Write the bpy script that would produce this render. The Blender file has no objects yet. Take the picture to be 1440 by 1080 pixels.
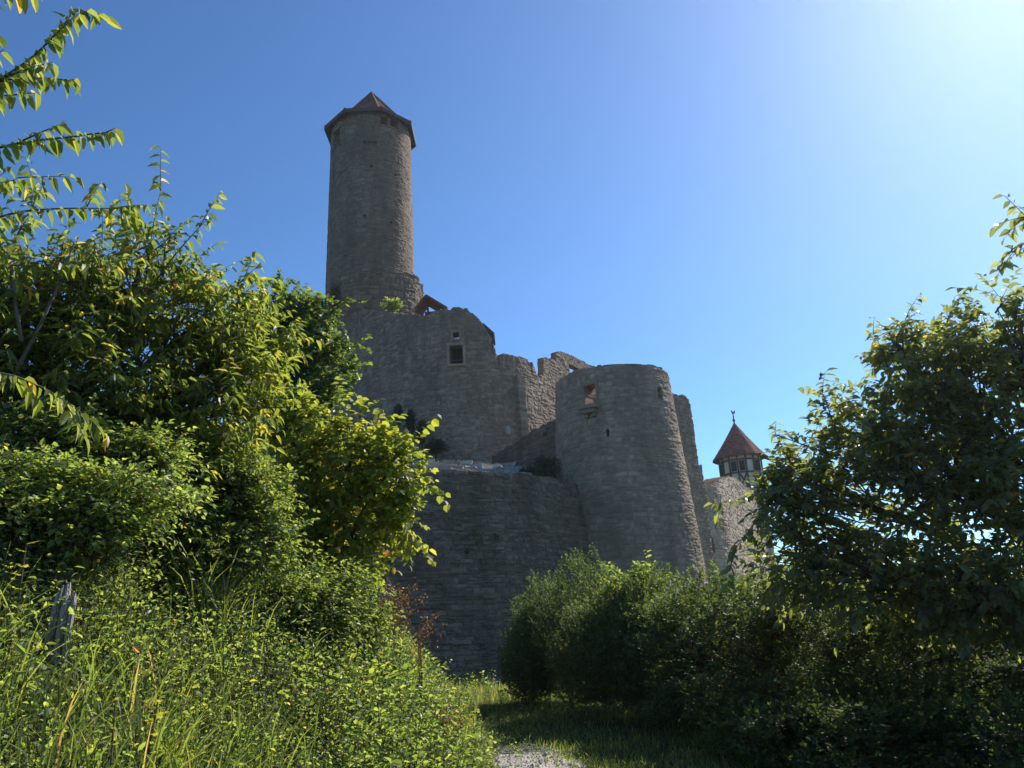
import bpy, math, random
import numpy as np
from mathutils import Matrix, Vector

# ------------------------------------------------------------------ camera, sky, sun, exposure
S = bpy.context.scene
COL = S.collection
PITCH, ROLL, FPX = math.radians(18.0), math.radians(3.1), 1110.0
CAM = np.array([0.0, 0.0, 1.6])
_f = np.array([0, math.cos(PITCH), math.sin(PITCH)])
_r0 = np.array([1.0, 0, 0]); _u0 = np.array([0, -math.sin(PITCH), math.cos(PITCH)])
RGT = math.cos(ROLL) * _r0 - math.sin(ROLL) * _u0
UPV = math.cos(ROLL) * _u0 + math.sin(ROLL) * _r0
cd = bpy.data.cameras.new("camera"); cam = bpy.data.objects.new("camera", cd); COL.objects.link(cam)
cd.sensor_width = 36; cd.lens = 36 * FPX / 1440; cd.clip_end = 20000; cd.clip_start = 0.05
M = Matrix.Identity(4)
for i in range(3):
    M[i][0], M[i][1], M[i][2], M[i][3] = RGT[i], UPV[i], -_f[i], CAM[i]
cam.matrix_world = M
S.camera = cam

SUN_AZ, SUN_EL = math.radians(43.0), math.radians(41.0)      # azimuth from +Y towards +X
SUN = np.array([math.sin(SUN_AZ) * math.cos(SUN_EL), math.cos(SUN_AZ) * math.cos(SUN_EL), math.sin(SUN_EL)])
w = bpy.data.worlds.new("World"); S.world = w; w.use_nodes = True
nt = w.node_tree
sky = nt.nodes.new("ShaderNodeTexSky"); sky.sky_type = 'NISHITA'; sky.sun_disc = False
sky.sun_elevation = SUN_EL; sky.sun_rotation = SUN_AZ
sky.altitude = 250; sky.air_density = 1.0; sky.dust_density = 0.28; sky.ozone_density = 9.0
gm = nt.nodes.new("ShaderNodeGamma"); gm.inputs[1].default_value = 1.20
tint = nt.nodes.new("ShaderNodeMixRGB"); tint.blend_type = 'MULTIPLY'; tint.inputs[0].default_value = 1; tint.inputs[2].default_value = (0.98, 1.02, 0.92, 1)
nt.links.new(sky.outputs[0], gm.inputs[0]); nt.links.new(gm.outputs[0], tint.inputs[1]); nt.links.new(tint.outputs[0], nt.nodes["Background"].inputs[0])
nt.nodes["Background"].inputs[1].default_value = 0.091
sl = bpy.data.lights.new("sun", 'SUN'); so = bpy.data.objects.new("sun", sl); COL.objects.link(so)
sl.energy = 4.4; sl.angle = math.radians(0.53); sl.color = (1.0, 0.95, 0.86)
so.rotation_euler = Vector(SUN).to_track_quat('Z', 'Y').to_euler(); so.location = (30, 30, 60)
S.view_settings.view_transform = 'Standard'; S.view_settings.look = 'None'
S.view_settings.exposure = 0.5; S.view_settings.gamma = 1.0
S.render.engine = 'CYCLES'
S.cycles.max_bounces = 12; S.cycles.diffuse_bounces = 8; S.cycles.transmission_bounces = 8; S.cycles.transparent_max_bounces = 4; S.cycles.use_denoising = True

# ------------------------------------------------------------------ helpers
def ray(px, py):
    return (px - 720) / FPX * RGT + (540 - py) / FPX * UPV + _f
def at(px, py, Y):
    d = ray(px, py); return CAM + d * (Y / d[1])
def nrm(a):
    return a / np.maximum(np.linalg.norm(a, axis=-1, keepdims=True), 1e-9)
def _hash(*k):
    h = np.zeros(np.broadcast(*k).shape, dtype=np.uint32) if len(k) > 1 else np.zeros(np.shape(k[0]), np.uint32)
    for i, a in enumerate(k):
        h = h ^ (np.asarray(a).astype(np.int64).astype(np.uint32) * np.uint32([374761393, 668265263, 2246822519, 3266489917][i]))
        h = (h ^ (h >> np.uint32(13))) * np.uint32(1274126177)
    h = h ^ (h >> np.uint32(16))
    return h.astype(np.float64) / 4294967295.0
def noise2(x, y, seed=0):
    x = np.asarray(x, float); y = np.asarray(y, float)
    xi = np.floor(x); yi = np.floor(y); fx = x - xi; fy = y - yi
    fx = fx * fx * (3 - 2 * fx); fy = fy * fy * (3 - 2 * fy)
    s = np.full(np.broadcast(x, y).shape, seed)
    a = _hash(xi, yi, s); b = _hash(xi + 1, yi, s); c = _hash(xi, yi + 1, s); d = _hash(xi + 1, yi + 1, s)
    return (a * (1 - fx) + b * fx) * (1 - fy) + (c * (1 - fx) + d * fx) * fy - 0.5
def fbm(x, y, seed=0, o=4):
    t = 0; a = 1.0
    for i in range(o):
        t = t + a * noise2(x * 2 ** i, y * 2 ** i, seed + 17 * i); a *= 0.5
    return t
def sstep(a, b, x):
    t = np.clip((x - a) / (b - a), 0, 1); return t * t * (3 - 2 * t)

def mesh_obj(name, verts, faces, mat, parent=None, attrs=None, uv=None, smooth=False):
    """faces: list of int arrays, each (n,k)."""
    me = bpy.data.meshes.new(name)
    verts = np.asarray(verts, np.float32)
    faces = [np.asarray(f, np.int32) for f in faces if len(f)]
    nl = sum(f.size for f in faces); nf = sum(len(f) for f in faces)
    me.vertices.add(len(verts)); me.vertices.foreach_set("co", verts.ravel())
    me.loops.add(nl); me.polygons.add(nf)
    li = np.concatenate([f.ravel() for f in faces])
    me.loops.foreach_set("vertex_index", li)
    tot = np.concatenate([np.full(len(f), f.shape[1], np.int32) for f in faces])
    st = np.concatenate([[0], np.cumsum(tot)[:-1]]).astype(np.int32)
    me.polygons.foreach_set("loop_start", st)
    if smooth: me.polygons.foreach_set("use_smooth", np.ones(nf, bool))
    else: me.polygons.foreach_set("use_smooth", np.zeros(nf, bool))
    me.update(calc_edges=True)
    for k, v in (attrs or {}).items():
        a = me.attributes.new(k, 'FLOAT', 'POINT'); a.data.foreach_set("value", np.asarray(v, np.float32))
    if uv is not None:
        ul = me.uv_layers.new(name="UVMap"); ul.data.foreach_set("uv", np.asarray(uv, np.float32)[li].ravel())
    me.materials.append(mat)
    o = bpy.data.objects.new(name, me); COL.objects.link(o)
    if parent:
        o.parent = parent; o.matrix_parent_inverse = Matrix.Translation(parent.location).inverted()
    return o
def tag(o, label=None, cat=None, group=None, kind=None):
    if label: o["label"] = label
    if cat: o["category"] = cat
    if group: o["group"] = group
    if kind: o["kind"] = kind
    return o
def empty(name, loc, label, cat, group=None):
    o = bpy.data.objects.new(name, None); COL.objects.link(o); o.location = [float(c) for c in loc]
    o.empty_display_size = 0.3
    return tag(o, label, cat, group)

class MB:
    def __init__(s): s.v = []; s.q = []; s.t = []; s.n = 0; s.tone = []
    def add(s, v, q=(), t=(), tone=0.5):
        v = np.asarray(v, float)
        if len(q): s.q.append(np.asarray(q) + s.n)
        if len(t): s.t.append(np.asarray(t) + s.n)
        s.v.append(v); s.n += len(v); s.tone.append(np.full(len(v), tone))
    def box(s, c, size, R=None, tone=0.5, taper=1.0):
        h = np.asarray(size, float) / 2
        v = np.array([[x, y, z] for z in (-1, 1) for y in (-1, 1) for x in (-1, 1)], float)
        v[4:, :2] *= taper
        v = v * h
        if R is not None: v = v @ np.asarray(R).T
        s.add(v + np.asarray(c), [[0, 2, 3, 1], [4, 5, 7, 6], [0, 1, 5, 4], [2, 6, 7, 3], [0, 4, 6, 2], [1, 3, 7, 5]], tone=tone)
    def bar(s, a, b, w_, d_, side=(0, 0, 1), tone=0.5):
        a = np.asarray(a, float); b = np.asarray(b, float); x = nrm(b - a); y = nrm(np.cross(np.asarray(side, float), x)); z = np.cross(x, y)
        s.box((a + b) / 2, (np.linalg.norm(b - a), w_, d_), np.stack([x, y, z], 1), tone)
    def tube(s, pts, rad, n=6, tone=0.5, cap=True):
        pts = np.asarray(pts, float); rad = np.broadcast_to(np.asarray(rad, float), (len(pts),))
        d = nrm(np.gradient(pts, axis=0)); ref = np.array([0.31, 0.17, 0.93]) if abs(d[0][2]) < .9 else np.array([1., 0.2, 0])
        a = nrm(np.cross(d, ref)); b = np.cross(d, a)
        th = np.arange(n) * 2 * math.pi / n
        v = (pts[:, None] + rad[:, None, None] * (np.cos(th)[None, :, None] * a[:, None] + np.sin(th)[None, :, None] * b[:, None])).reshape(-1, 3)
        q = []
        for i in range(len(pts) - 1):
            for j in range(n):
                q.append([i * n + j, i * n + (j + 1) % n, (i + 1) * n + (j + 1) % n, (i + 1) * n + j])
        t = []
        if cap:
            v = np.vstack([v, pts[0], pts[-1]]); k = len(pts) * n
            for j in range(n):
                t.append([k, (j + 1) % n, j]); t.append([k + 1, (len(pts) - 1) * n + j, (len(pts) - 1) * n + (j + 1) % n])
        s.add(v, q, t, tone)
    def segs(s, p0, p1, r0, r1, n=4, tone=0.5):
        """many straight open tubes at once"""
        p0 = np.asarray(p0, float); p1 = np.asarray(p1, float); m = len(p0)
        if not m: return
        d = nrm(p1 - p0); ref = np.where(np.abs(d[:, 2:3]) < .9, np.array([[0, 0, 1.]]), np.array([[1., 0, 0]]))
        a = nrm(np.cross(d, ref)); b = np.cross(d, a); th = np.arange(n) * 2 * math.pi / n
        ring = np.cos(th)[None, :, None] * a[:, None] + np.sin(th)[None, :, None] * b[:, None]
        r0 = np.broadcast_to(r0, (m,)); r1 = np.broadcast_to(r1, (m,))
        v = np.concatenate([p0[:, None] + ring * r0[:, None, None], p1[:, None] + ring * r1[:, None, None]], 1).reshape(-1, 3)
        base = (np.arange(m) * 2 * n)[:, None, None]
        j = np.arange(n); q = np.stack([j, (j + 1) % n, (j + 1) % n + n, j + n], 1)[None] + base
        s.add(v, q.reshape(-1, 4), tone=tone)
    def build(s, name, mat, parent=None, smooth=False):
        return mesh_obj(name, np.vstack(s.v), [np.vstack(s.q) if s.q else [], np.vstack(s.t) if s.t else []], mat, parent,
                        {"tone": np.concatenate(s.tone)}, smooth=smooth)

# ------------------------------------------------------------------ materials
def new_mat(name):
    m = bpy.data.materials.new(name); m.use_nodes = True
    n = m.node_tree.nodes; return m, n, m.node_tree.links, n["Principled BSDF"]
def ramp(n, stops, fac=None, l=None):
    r = n.new("ShaderNodeValToRGB"); e = r.color_ramp.elements
    while len(e) > 1: e.remove(e[-1])
    e[0].position = stops[0][0]; e[0].color = (*stops[0][1], 1)
    for p, c in stops[1:]:
        k = e.new(p); k.color = (*c, 1)
    if fac is not None: l.new(fac, r.inputs[0])
    return r
def stone_mat(name, dark, mid, light, moss=0.15, stain=(0.045, 0.043, 0.04), bump=0.5):
    m, n, l, p = new_mat(name)
    at_ = n.new("ShaderNodeAttribute"); at_.attribute_name = "tone"
    tc = n.new("ShaderNodeTexCoord")
    nz = n.new("ShaderNodeTexNoise"); nz.inputs["Scale"].default_value = 5.0; nz.inputs["Detail"].default_value = 8; l.new(tc.outputs["Object"], nz.inputs["Vector"])
    mx = n.new("ShaderNodeMath"); mx.operation = 'MULTIPLY_ADD'; l.new(nz.outputs[0], mx.inputs[0]); mx.inputs[1].default_value = 0.6; mx.inputs[2].default_value = -0.30
    ad = n.new("ShaderNodeMath"); l.new(at_.outputs["Fac"], ad.inputs[0]); l.new(mx.outputs[0], ad.inputs[1])
    rp = ramp(n, [(0.0, dark), (0.5, mid), (1.0, light)], ad.outputs[0], l)
    # large weather stains running down the wall
    mp = n.new("ShaderNodeMapping"); mp.inputs["Scale"].default_value = (0.55, 0.55, 0.14); l.new(tc.outputs["Object"], mp.inputs[0])
    n2 = n.new("ShaderNodeTexNoise"); n2.inputs["Scale"].default_value = 1.6; n2.inputs["Detail"].default_value = 6; n2.inputs["Roughness"].default_value = .62; l.new(mp.outputs[0], n2.inputs["Vector"])
    r2 = ramp(n, [(0.40, (0, 0, 0)), (0.72, (1, 1, 1))], n2.outputs[0], l)
    f2 = n.new("ShaderNodeMath"); f2.operation = 'MULTIPLY'; l.new(r2.outputs[0], f2.inputs[0]); f2.inputs[1].default_value = 0.75
    m1 = n.new("ShaderNodeMixRGB"); l.new(f2.outputs[0], m1.inputs[0]); l.new(rp.outputs[0], m1.inputs[1]); m1.inputs[2].default_value = (*stain, 1)
    n3 = n.new("ShaderNodeTexNoise"); n3.inputs["Scale"].default_value = 0.9; n3.inputs["Detail"].default_value = 7; l.new(tc.outputs["Object"], n3.inputs["Vector"])
    r3 = ramp(n, [(0.56, (0, 0, 0)), (0.75, (1, 1, 1))], n3.outputs[0], l)
    f3 = n.new("ShaderNodeMath"); f3.operation = 'MULTIPLY'; l.new(r3.outputs[0], f3.inputs[0]); f3.inputs[1].default_value = moss
    m2 = n.new("ShaderNodeMixRGB"); l.new(f3.outputs[0], m2.inputs[0]); l.new(m1.outputs[0], m2.inputs[1]); m2.inputs[2].default_value = (0.085, 0.095, 0.045, 1)
    l.new(m2.outputs[0], p.inputs["Base Color"])
    p.inputs["Roughness"].default_value = 0.95; p.inputs["Specular IOR Level"].default_value = 0.2
    b = n.new("ShaderNodeBump"); b.inputs["Strength"].default_value = bump; b.inputs["Distance"].default_value = 0.06
    n4 = n.new("ShaderNodeTexNoise"); n4.inputs["Scale"].default_value = 14; n4.inputs["Detail"].default_value = 8; n4.inputs["Roughness"].default_value = .65; l.new(tc.outputs["Object"], n4.inputs["Vector"])
    l.new(n4.outputs[0], b.inputs["Height"]); l.new(b.outputs[0], p.inputs["Normal"])
    return m
def leaf_mat(name, stops, trans=0.45, rough=0.42, spec=0.45, tmul=(3.1, 2.9, 1.0)):
    m, n, l, p = new_mat(name)
    a = n.new("ShaderNodeAttribute"); a.attribute_name = "tone"
    r = ramp(n, [(q_, tuple(min(c_ * k_, .45) for c_, k_ in zip(col_, (1.9, 1.6, 2.6)))) for q_, col_ in stops], a.outputs["Fac"], l)
    l.new(r.outputs[0], p.inputs["Base Color"])
    p.inputs["Roughness"].default_value = rough; p.inputs["Specular IOR Level"].default_value = spec
    t = n.new("ShaderNodeBsdfTranslucent")
    mm = n.new("ShaderNodeMixRGB"); mm.blend_type = 'MULTIPLY'; mm.inputs[0].default_value = 1; l.new(r.outputs[0], mm.inputs[1]); mm.inputs[2].default_value = (*tmul, 1)
    l.new(mm.outputs[0], t.inputs[0])
    mix = n.new("ShaderNodeMixShader"); mix.inputs[0].default_value = trans + 0.10
    l.new(p.outputs[0], mix.inputs[1]); l.new(t.outputs[0], mix.inputs[2])
    l.new(mix.outputs[0], n["Material Output"].inputs[0])
    return m
def plain_mat(name, c0, c1, scale=6.0, rough=0.85, bump=0.3, stretch=(1, 1, 1), spec=0.3):
    m, n, l, p = new_mat(name)
    tc = n.new("ShaderNodeTexCoord"); mp = n.new("ShaderNodeMapping"); mp.inputs["Scale"].default_value = stretch; l.new(tc.outputs["Object"], mp.inputs[0])
    nz = n.new("ShaderNodeTexNoise"); nz.inputs["Scale"].default_value = scale; nz.inputs["Detail"].default_value = 8; nz.inputs["Roughness"].default_value = .6; l.new(mp.outputs[0], nz.inputs["Vector"])
    a = n.new("ShaderNodeAttribute"); a.attribute_name = "tone"
    ad = n.new("ShaderNodeMath"); ad.operation = 'MULTIPLY_ADD'; l.new(a.outputs["Fac"], ad.inputs[0]); ad.inputs[1].default_value = 0.6; l.new(nz.outputs[0], ad.inputs[2])
    r = ramp(n, [(0.45, c0), (1.05 if False else 1.0, c1)], ad.outputs[0], l); l.new(r.outputs[0], p.inputs["Base Color"])
    p.inputs["Roughness"].default_value = rough; p.inputs["Specular IOR Level"].default_value = spec
    b = n.new("ShaderNodeBump"); b.inputs["Strength"].default_value = bump; b.inputs["Distance"].default_value = 0.02; l.new(nz.outputs[0], b.inputs["Height"]); l.new(b.outputs[0], p.inputs["Normal"])
    return m

MAT = dict(
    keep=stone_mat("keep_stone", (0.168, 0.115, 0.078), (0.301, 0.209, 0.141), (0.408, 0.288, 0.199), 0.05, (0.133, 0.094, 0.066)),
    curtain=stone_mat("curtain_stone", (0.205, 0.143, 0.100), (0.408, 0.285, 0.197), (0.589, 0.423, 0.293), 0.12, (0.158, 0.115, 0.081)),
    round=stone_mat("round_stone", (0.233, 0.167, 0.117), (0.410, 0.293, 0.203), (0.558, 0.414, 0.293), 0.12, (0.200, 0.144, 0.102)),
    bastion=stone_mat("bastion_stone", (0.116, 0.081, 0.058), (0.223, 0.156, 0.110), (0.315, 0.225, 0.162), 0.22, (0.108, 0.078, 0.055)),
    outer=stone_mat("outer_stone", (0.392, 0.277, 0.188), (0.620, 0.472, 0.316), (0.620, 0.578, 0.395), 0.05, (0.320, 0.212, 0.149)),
    rubble=stone_mat("rubble_stone", (0.20, 0.185, 0.165), (0.36, 0.33, 0.30), (0.50, 0.47, 0.42), 0.1, (0.2, 0.18, 0.16)),
    tile=plain_mat("roof_tile", (0.11, 0.05, 0.036), (0.27, 0.115, 0.08), 9, 0.85, 0.3),
    tile_red=plain_mat("red_roof_tile", (0.15, 0.05, 0.035), (0.36, 0.125, 0.085), 9, 0.85, 0.3),
    timber=plain_mat("old_timber", (0.045, 0.03, 0.02), (0.12, 0.085, 0.06), 7, 0.85, 0.4, (1, 1, .2)),
    soffit=plain_mat("soffit_wood", (0.05, 0.032, 0.022), (0.13, 0.085, 0.06), 7, 0.85, 0.4),
    plaster=plain_mat("lime_plaster", (0.60, 0.52, 0.40), (0.78, 0.70, 0.56), 3, 0.9, 0.15),
    dark=plain_mat("dark_recess", (0.012, 0.011, 0.01), (0.03, 0.028, 0.025), 5, 0.9, 0.2),  # near-black colour standing in for the shade inside windows and openings
    redwood=plain_mat("red_boards", (0.10, 0.05, 0.035), (0.24, 0.12, 0.08), 7, 0.85, 0.3),
    iron=plain_mat("dark_iron", (0.03, 0.03, 0.03), (0.08, 0.07, 0.065), 12, 0.5, 0.1, spec=0.5),
    bark=plain_mat("grey_bark", (0.05, 0.042, 0.034), (0.17, 0.15, 0.125), 18, 0.9, 0.6, (1, 1, .35)),
    twig=plain_mat("brown_twig", (0.04, 0.03, 0.022), (0.12, 0.085, 0.06), 18, 0.85, 0.3),
    stump=plain_mat("weathered_wood", (0.13, 0.115, 0.10), (0.46, 0.43, 0.39), 14, 0.9, 0.7, (1, 1, .12)),
    gravel=plain_mat("gravel_stone", (0.24, 0.21, 0.175), (0.52, 0.47, 0.41), 30, 0.9, 0.4),
    dry=plain_mat("dry_stalk", (0.13, 0.07, 0.035), (0.34, 0.19, 0.10), 30, 0.85, 0.2),
)
G0, G1, G2, G3 = (0.022, 0.042, 0.010), (0.045, 0.080, 0.018), (0.085, 0.125, 0.025), (0.15, 0.17, 0.03)
MAT.update(
    cherry=leaf_mat("cherry_leaf", [(0, (0.034, 0.058, 0.014)), (0.5, (0.066, 0.102, 0.021)), (0.85, (0.11, 0.14, 0.026)), (0.95, (0.20, 0.18, 0.03)), (0.985, (0.26, 0.17, 0.03)), (1, (0.26, 0.06, 0.02))]),
    maple=leaf_mat("maple_leaf", [(0, (0.024, 0.045, 0.014)), (0.6, (0.045, 0.08, 0.02)), (1, (0.085, 0.12, 0.025))], 0.40),
    hazel=leaf_mat("hazel_leaf", [(0, (0.035, 0.06, 0.012)), (0.5, (0.075, 0.11, 0.018)), (0.9, (0.13, 0.155, 0.022)), (0.97, (0.25, 0.21, 0.03)), (1, (0.28, 0.15, 0.03))], 0.5),
    walnut=leaf_mat("walnut_leaf", [(0, (0.04, 0.06, 0.024)), (0.6, (0.072, 0.10, 0.038)), (0.93, (0.115, 0.15, 0.05)), (0.975, (0.24, 0.19, 0.03)), (1, (0.32, 0.16, 0.025))], 0.46, 0.36, 0.5),
    hedge=leaf_mat("privet_leaf", [(0, (0.018, 0.036, 0.010)), (0.6, (0.042, 0.074, 0.017)), (1, (0.08, 0.115, 0.028))], 0.26, 0.55, 0.28),
    elder=leaf_mat("elder_leaf", [(0, (0.036, 0.064, 0.018)), (0.6, (0.072, 0.115, 0.027)), (1, (0.115, 0.155, 0.036))], 0.46),
    herb=leaf_mat("herb_leaf", [(0, (0.036, 0.068, 0.018)), (0.5, (0.074, 0.125, 0.030)), (0.93, (0.13, 0.18, 0.045)), (0.97, (0.25, 0.22, 0.035)), (1, (0.16, 0.09, 0.04))], 0.48),
    grass=leaf_mat("grass_blade", [(0, (0.038, 0.07, 0.016)), (0.6, (0.078, 0.125, 0.028)), (0.93, (0.125, 0.16, 0.04)), (1, (0.22, 0.18, 0.09))], 0.36, 0.5, 0.3),
    ivy=leaf_mat("ivy_leaf", [(0, (0.018, 0.026, 0.014)), (1, (0.045, 0.06, 0.028))], 0.25, .6, .2),
    yellow=leaf_mat("yellow_leaf", [(0, (0.10, 0.13, 0.02)), (1, (0.19, 0.19, 0.03))], 0.40),
    brown=leaf_mat("brown_leaf", [(0, (0.05, 0.034, 0.014)), (1, (0.14, 0.10, 0.04))], 0.2),
)
def ground_mat():
    m, n, l, p = new_mat("soil_and_turf")
    tc = n.new("ShaderNodeTexCoord")
    nz = n.new("ShaderNodeTexNoise"); nz.inputs["Scale"].default_value = 1.7; nz.inputs["Detail"].default_value = 9; l.new(tc.outputs["Object"], nz.inputs["Vector"])
    r = ramp(n, [(0.3, (0.030, 0.035, 0.012)), (0.5, (0.045, 0.060, 0.016)), (0.7, (0.075, 0.075, 0.03))], nz.outputs[0], l)
    l.new(r.outputs[0], p.inputs["Base Color"]); p.inputs["Roughness"].default_value = 0.95; p.inputs["Specular IOR Level"].default_value = 0.1
    b = n.new("ShaderNodeBump"); b.inputs["Strength"].default_value = .6; b.inputs["Distance"].default_value = .05; l.new(nz.outputs[0], b.inputs["Height"]); l.new(b.outputs[0], p.inputs["Normal"])
    return m
def path_mat():
    m, n, l, p = new_mat("gravel_track")
    tc = n.new("ShaderNodeTexCoord")
    v = n.new("ShaderNodeTexVoronoi"); v.inputs["Scale"].default_value = 38; l.new(tc.outputs["Object"], v.inputs["Vector"])
    nz = n.new("ShaderNodeTexNoise"); nz.inputs["Scale"].default_value = 3; nz.inputs["Detail"].default_value = 8; l.new(tc.outputs["Object"], nz.inputs["Vector"])
    bw = n.new("ShaderNodeSeparateColor"); l.new(v.outputs["Color"], bw.inputs[0])
    ad = n.new("ShaderNodeMath"); ad.operation = 'MULTIPLY_ADD'; l.new(bw.outputs[0], ad.inputs[0]); ad.inputs[1].default_value = .5; l.new(nz.outputs[0], ad.inputs[2])
    r = ramp(n, [(0.35, (0.20, 0.175, 0.14)), (0.65, (0.38, 0.34, 0.285)), (1.0, (0.54, 0.49, 0.42))], ad.outputs[0], l)
    l.new(r.outputs[0], p.inputs["Base Color"]); p.inputs["Roughness"].default_value = .95
    b = n.new("ShaderNodeBump"); b.inputs["Strength"].default_value = .8; b.inputs["Distance"].default_value = .02; b.invert = True; l.new(v.outputs["Distance"], b.inputs["Height"]); l.new(b.outputs[0], p.inputs["Normal"])
    return m

# ------------------------------------------------------------------ terrain
FOOT_Y = [-20, 0, 2, 5, 7, 9, 12, 16, 20, 25, 30]
FOOT_X = [-1.6, -1.5, -1.25, -0.8, -0.5, -0.5, -0.85, -1.35, -2.0, -3.0, -4.0]
def foot(y): return np.interp(y, FOOT_Y, FOOT_X)
BAST_X = [-60, -16, -9.0, -4.6, -0.4, 1.6, 4.0, 8.0, 14, 60]
BAST_Y = [20, 22.5, 24.5, 26.2, 28.0, 30.0, 34.0, 40.0, 50, 80]
def bast(x): return np.interp(x, BAST_X, BAST_Y)
def terrain(x, y):
    x = np.asarray(x, float); y = np.asarray(y, float)
    z = 0.012 * np.clip(y, 0, 40)
    t = foot(y) - x
    tb = np.maximum(t, 0)
    lim = 3.0
    bank = lim * (1 - np.exp(-tb * 1.34 / lim * (1 + 0.25 * np.minimum(tb, 1)))) + 0.10 * np.maximum(tb - 3, 0)
    z = z + bank * (1 - 0.35 * sstep(15, 26, y)) + 0.14 * fbm(x * .7, y * .7, 5) * sstep(0.1, 1.0, t)
    # the valley falls away to the right
    z = z - 0.22 * np.maximum(x - 7.5, 0) * sstep(2, 8, np.hypot(x, y)) * np.exp(-np.maximum(x - 7.5, 0) / 160)
    beh = y - bast(x)
    hill = 7.0 + 0.26 * np.clip(beh, 0, 16) + 0.42 * np.clip(beh - 16, 0, 14) - 0.012 * np.maximum(beh - 45, 0)
    hill = hill * (1 - 0.75 * sstep(9, 22, x)) - 0.1 * np.maximum(x - 20, 0) * np.exp(-np.maximum(x - 20, 0) / 200)
    hill = hill * np.exp(-np.maximum(np.hypot(x, y - 55) - 45, 0) / 180) 
    z = z * (1 - sstep(1.0, 1.7, beh)) + hill * sstep(1.0, 1.7, beh)
    z = z + 0.05 * fbm(x * 1.3, y * 1.3, 9) + 6 * fbm(x / 90, y / 90, 3) * sstep(60, 250, np.hypot(x, y))
    return z
def grid_axis(lo, hi, fine, far):
    a = list(np.arange(lo, hi, fine)); s = fine; v = hi
    while v < far: a.append(v); s *= 1.22; v += s
    a.append(far); s = fine; v = lo - fine; b = []
    while v > -far: b.append(v); s *= 1.22; v -= s
    b.append(-far); return np.array(b[::-1] + a)
gx = grid_axis(-9, 9, 0.16, 5000); gy = grid_axis(0, 31, 0.18, 5000)
X, Yg = np.meshgrid(gx, gy); Z = terrain(X, Yg)
nx, ny = len(gx), len(gy); idx = np.arange(nx * ny).reshape(ny, nx)
q = np.stack([idx[:-1, :-1], idx[:-1, 1:], idx[1:, 1:], idx[1:, :-1]], -1).reshape(-1, 4)
g = mesh_obj("ground", np.stack([X, Yg, Z], -1).reshape(-1, 3), [q], ground_mat(), smooth=True)
tag(g, kind="structure")
# gravel track: two wheel ruts either side of a grassy middle
def track_c(y): return np.interp(y, [0, 4, 7, 9.5, 12, 15, 19, 25, 27], [0.25, 0.45, 0.75, 0.62, 0.05, -0.5, -1.25, -2.6, -3.1])
def track(off, wdt, y0, y1):
    ys = np.arange(y0, y1, 0.12); us = np.linspace(-1, 1, 9)
    Y2, U2 = np.meshgrid(ys, us, indexing='ij')
    half = wdt / 2 * (1 + 0.35 * fbm(Y2 * 1.2, np.sign(U2) * 3 + off * 7, 31))
    x = track_c(Y2) + off + U2 * half
    z = terrain(x, Y2) + 0.012 - 0.016 * np.abs(U2) ** 3 + 0.012 * fbm(x * 5, Y2 * 5, 8)
    i = np.arange(x.size).reshape(x.shape)
    return np.stack([x, Y2, z], -1).reshape(-1, 3), np.stack([i[:-1, :-1], i[:-1, 1:], i[1:, 1:], i[1:, :-1]], -1).reshape(-1, 4)
v1, q1 = track(-0.36, 1.25, 0.5, 11.6)
tag(mesh_obj("path", v1, [q1], path_mat(), smooth=True), kind="structure")

# ------------------------------------------------------------------ masonry
class Stones:
    def __init__(s, seed, rh=(0.16, 0.26), sw=(0.25, 0.55), warp=0.05, relief=0.03, joint=0.035, rub=0.0):
        rng = np.random.default_rng(seed); s.seed = seed
        s.b = np.concatenate([[0], np.cumsum(rng.uniform(rh[0], rh[1], 400))]) - 12
        s.w = rng.uniform(sw[0], sw[1], 401); s.o = rng.uniform(0, 9, 401); s.rub = rub; s.warp = warp; s.rel = relief; s.j = joint
    def __call__(s, u, z):
        uw = u + s.warp * 1.6 * fbm(u * 1.9, z * 1.9, s.seed + 3, 3); zw = z + s.warp * fbm(u * .9, z * 1.5, s.seed + 5, 3)
        if s.rub:
            sg = np.floor(uw / 0.95 + 0.7 * _hash(np.floor(zw / 1.3), np.full(zw.shape, s.seed + 2))); zw = zw + s.rub * (_hash(sg, np.floor(zw / 1.3), np.full(zw.shape, s.seed)) - .5)
        r = np.clip(np.searchsorted(s.b, zw) - 1, 0, 399)
        dz = np.minimum(zw - s.b[r], s.b[r + 1] - zw)
        q = (uw + s.o[r]) / s.w[r]; i = np.floor(q); fr = q - i
        jl = 0.5 * (_hash(i, r, np.full_like(r, s.seed)) - .5) * .9; jr = 0.5 * (_hash(i + 1, r, np.full_like(r, s.seed)) - .5) * .9
        i = np.where(fr < jl, i - 1, np.where(fr > 1 + jr, i + 1, i))
        du = np.minimum(np.abs(fr - jl), np.abs(1 + jr - fr)) * s.w[r]
        sp = _hash(i, r, np.full_like(r, s.seed + 31)) < .4
        zm = s.b[r] + (s.b[r + 1] - s.b[r]) * (0.35 + 0.3 * _hash(i, r, np.full_like(r, s.seed + 37)))
        dz = np.where(sp, np.minimum(dz, np.abs(zw - zm)), dz); r = np.where(sp & (zw > zm), r + 500, r)
        m = np.clip(np.minimum(du, dz) / s.j, 0, 1)
        h = _hash(i, r, np.full_like(r, s.seed + 11)); h2 = _hash(i, r, np.full_like(r, s.seed + 23))
        disp = s.rel * (m * (0.35 + 0.9 * h) - 0.4) + s.rel * .7 * fbm(u * 6, z * 6, s.seed + 9, 3)
        tone = 0.5 + 0.75 * (h2 - .5) + 0.16 * fbm(u * 3, z * 3, s.seed + 2, 3)
        tone = tone * m + (0.10 + 0.22 * h) * (1 - m)
        return disp, tone

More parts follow.
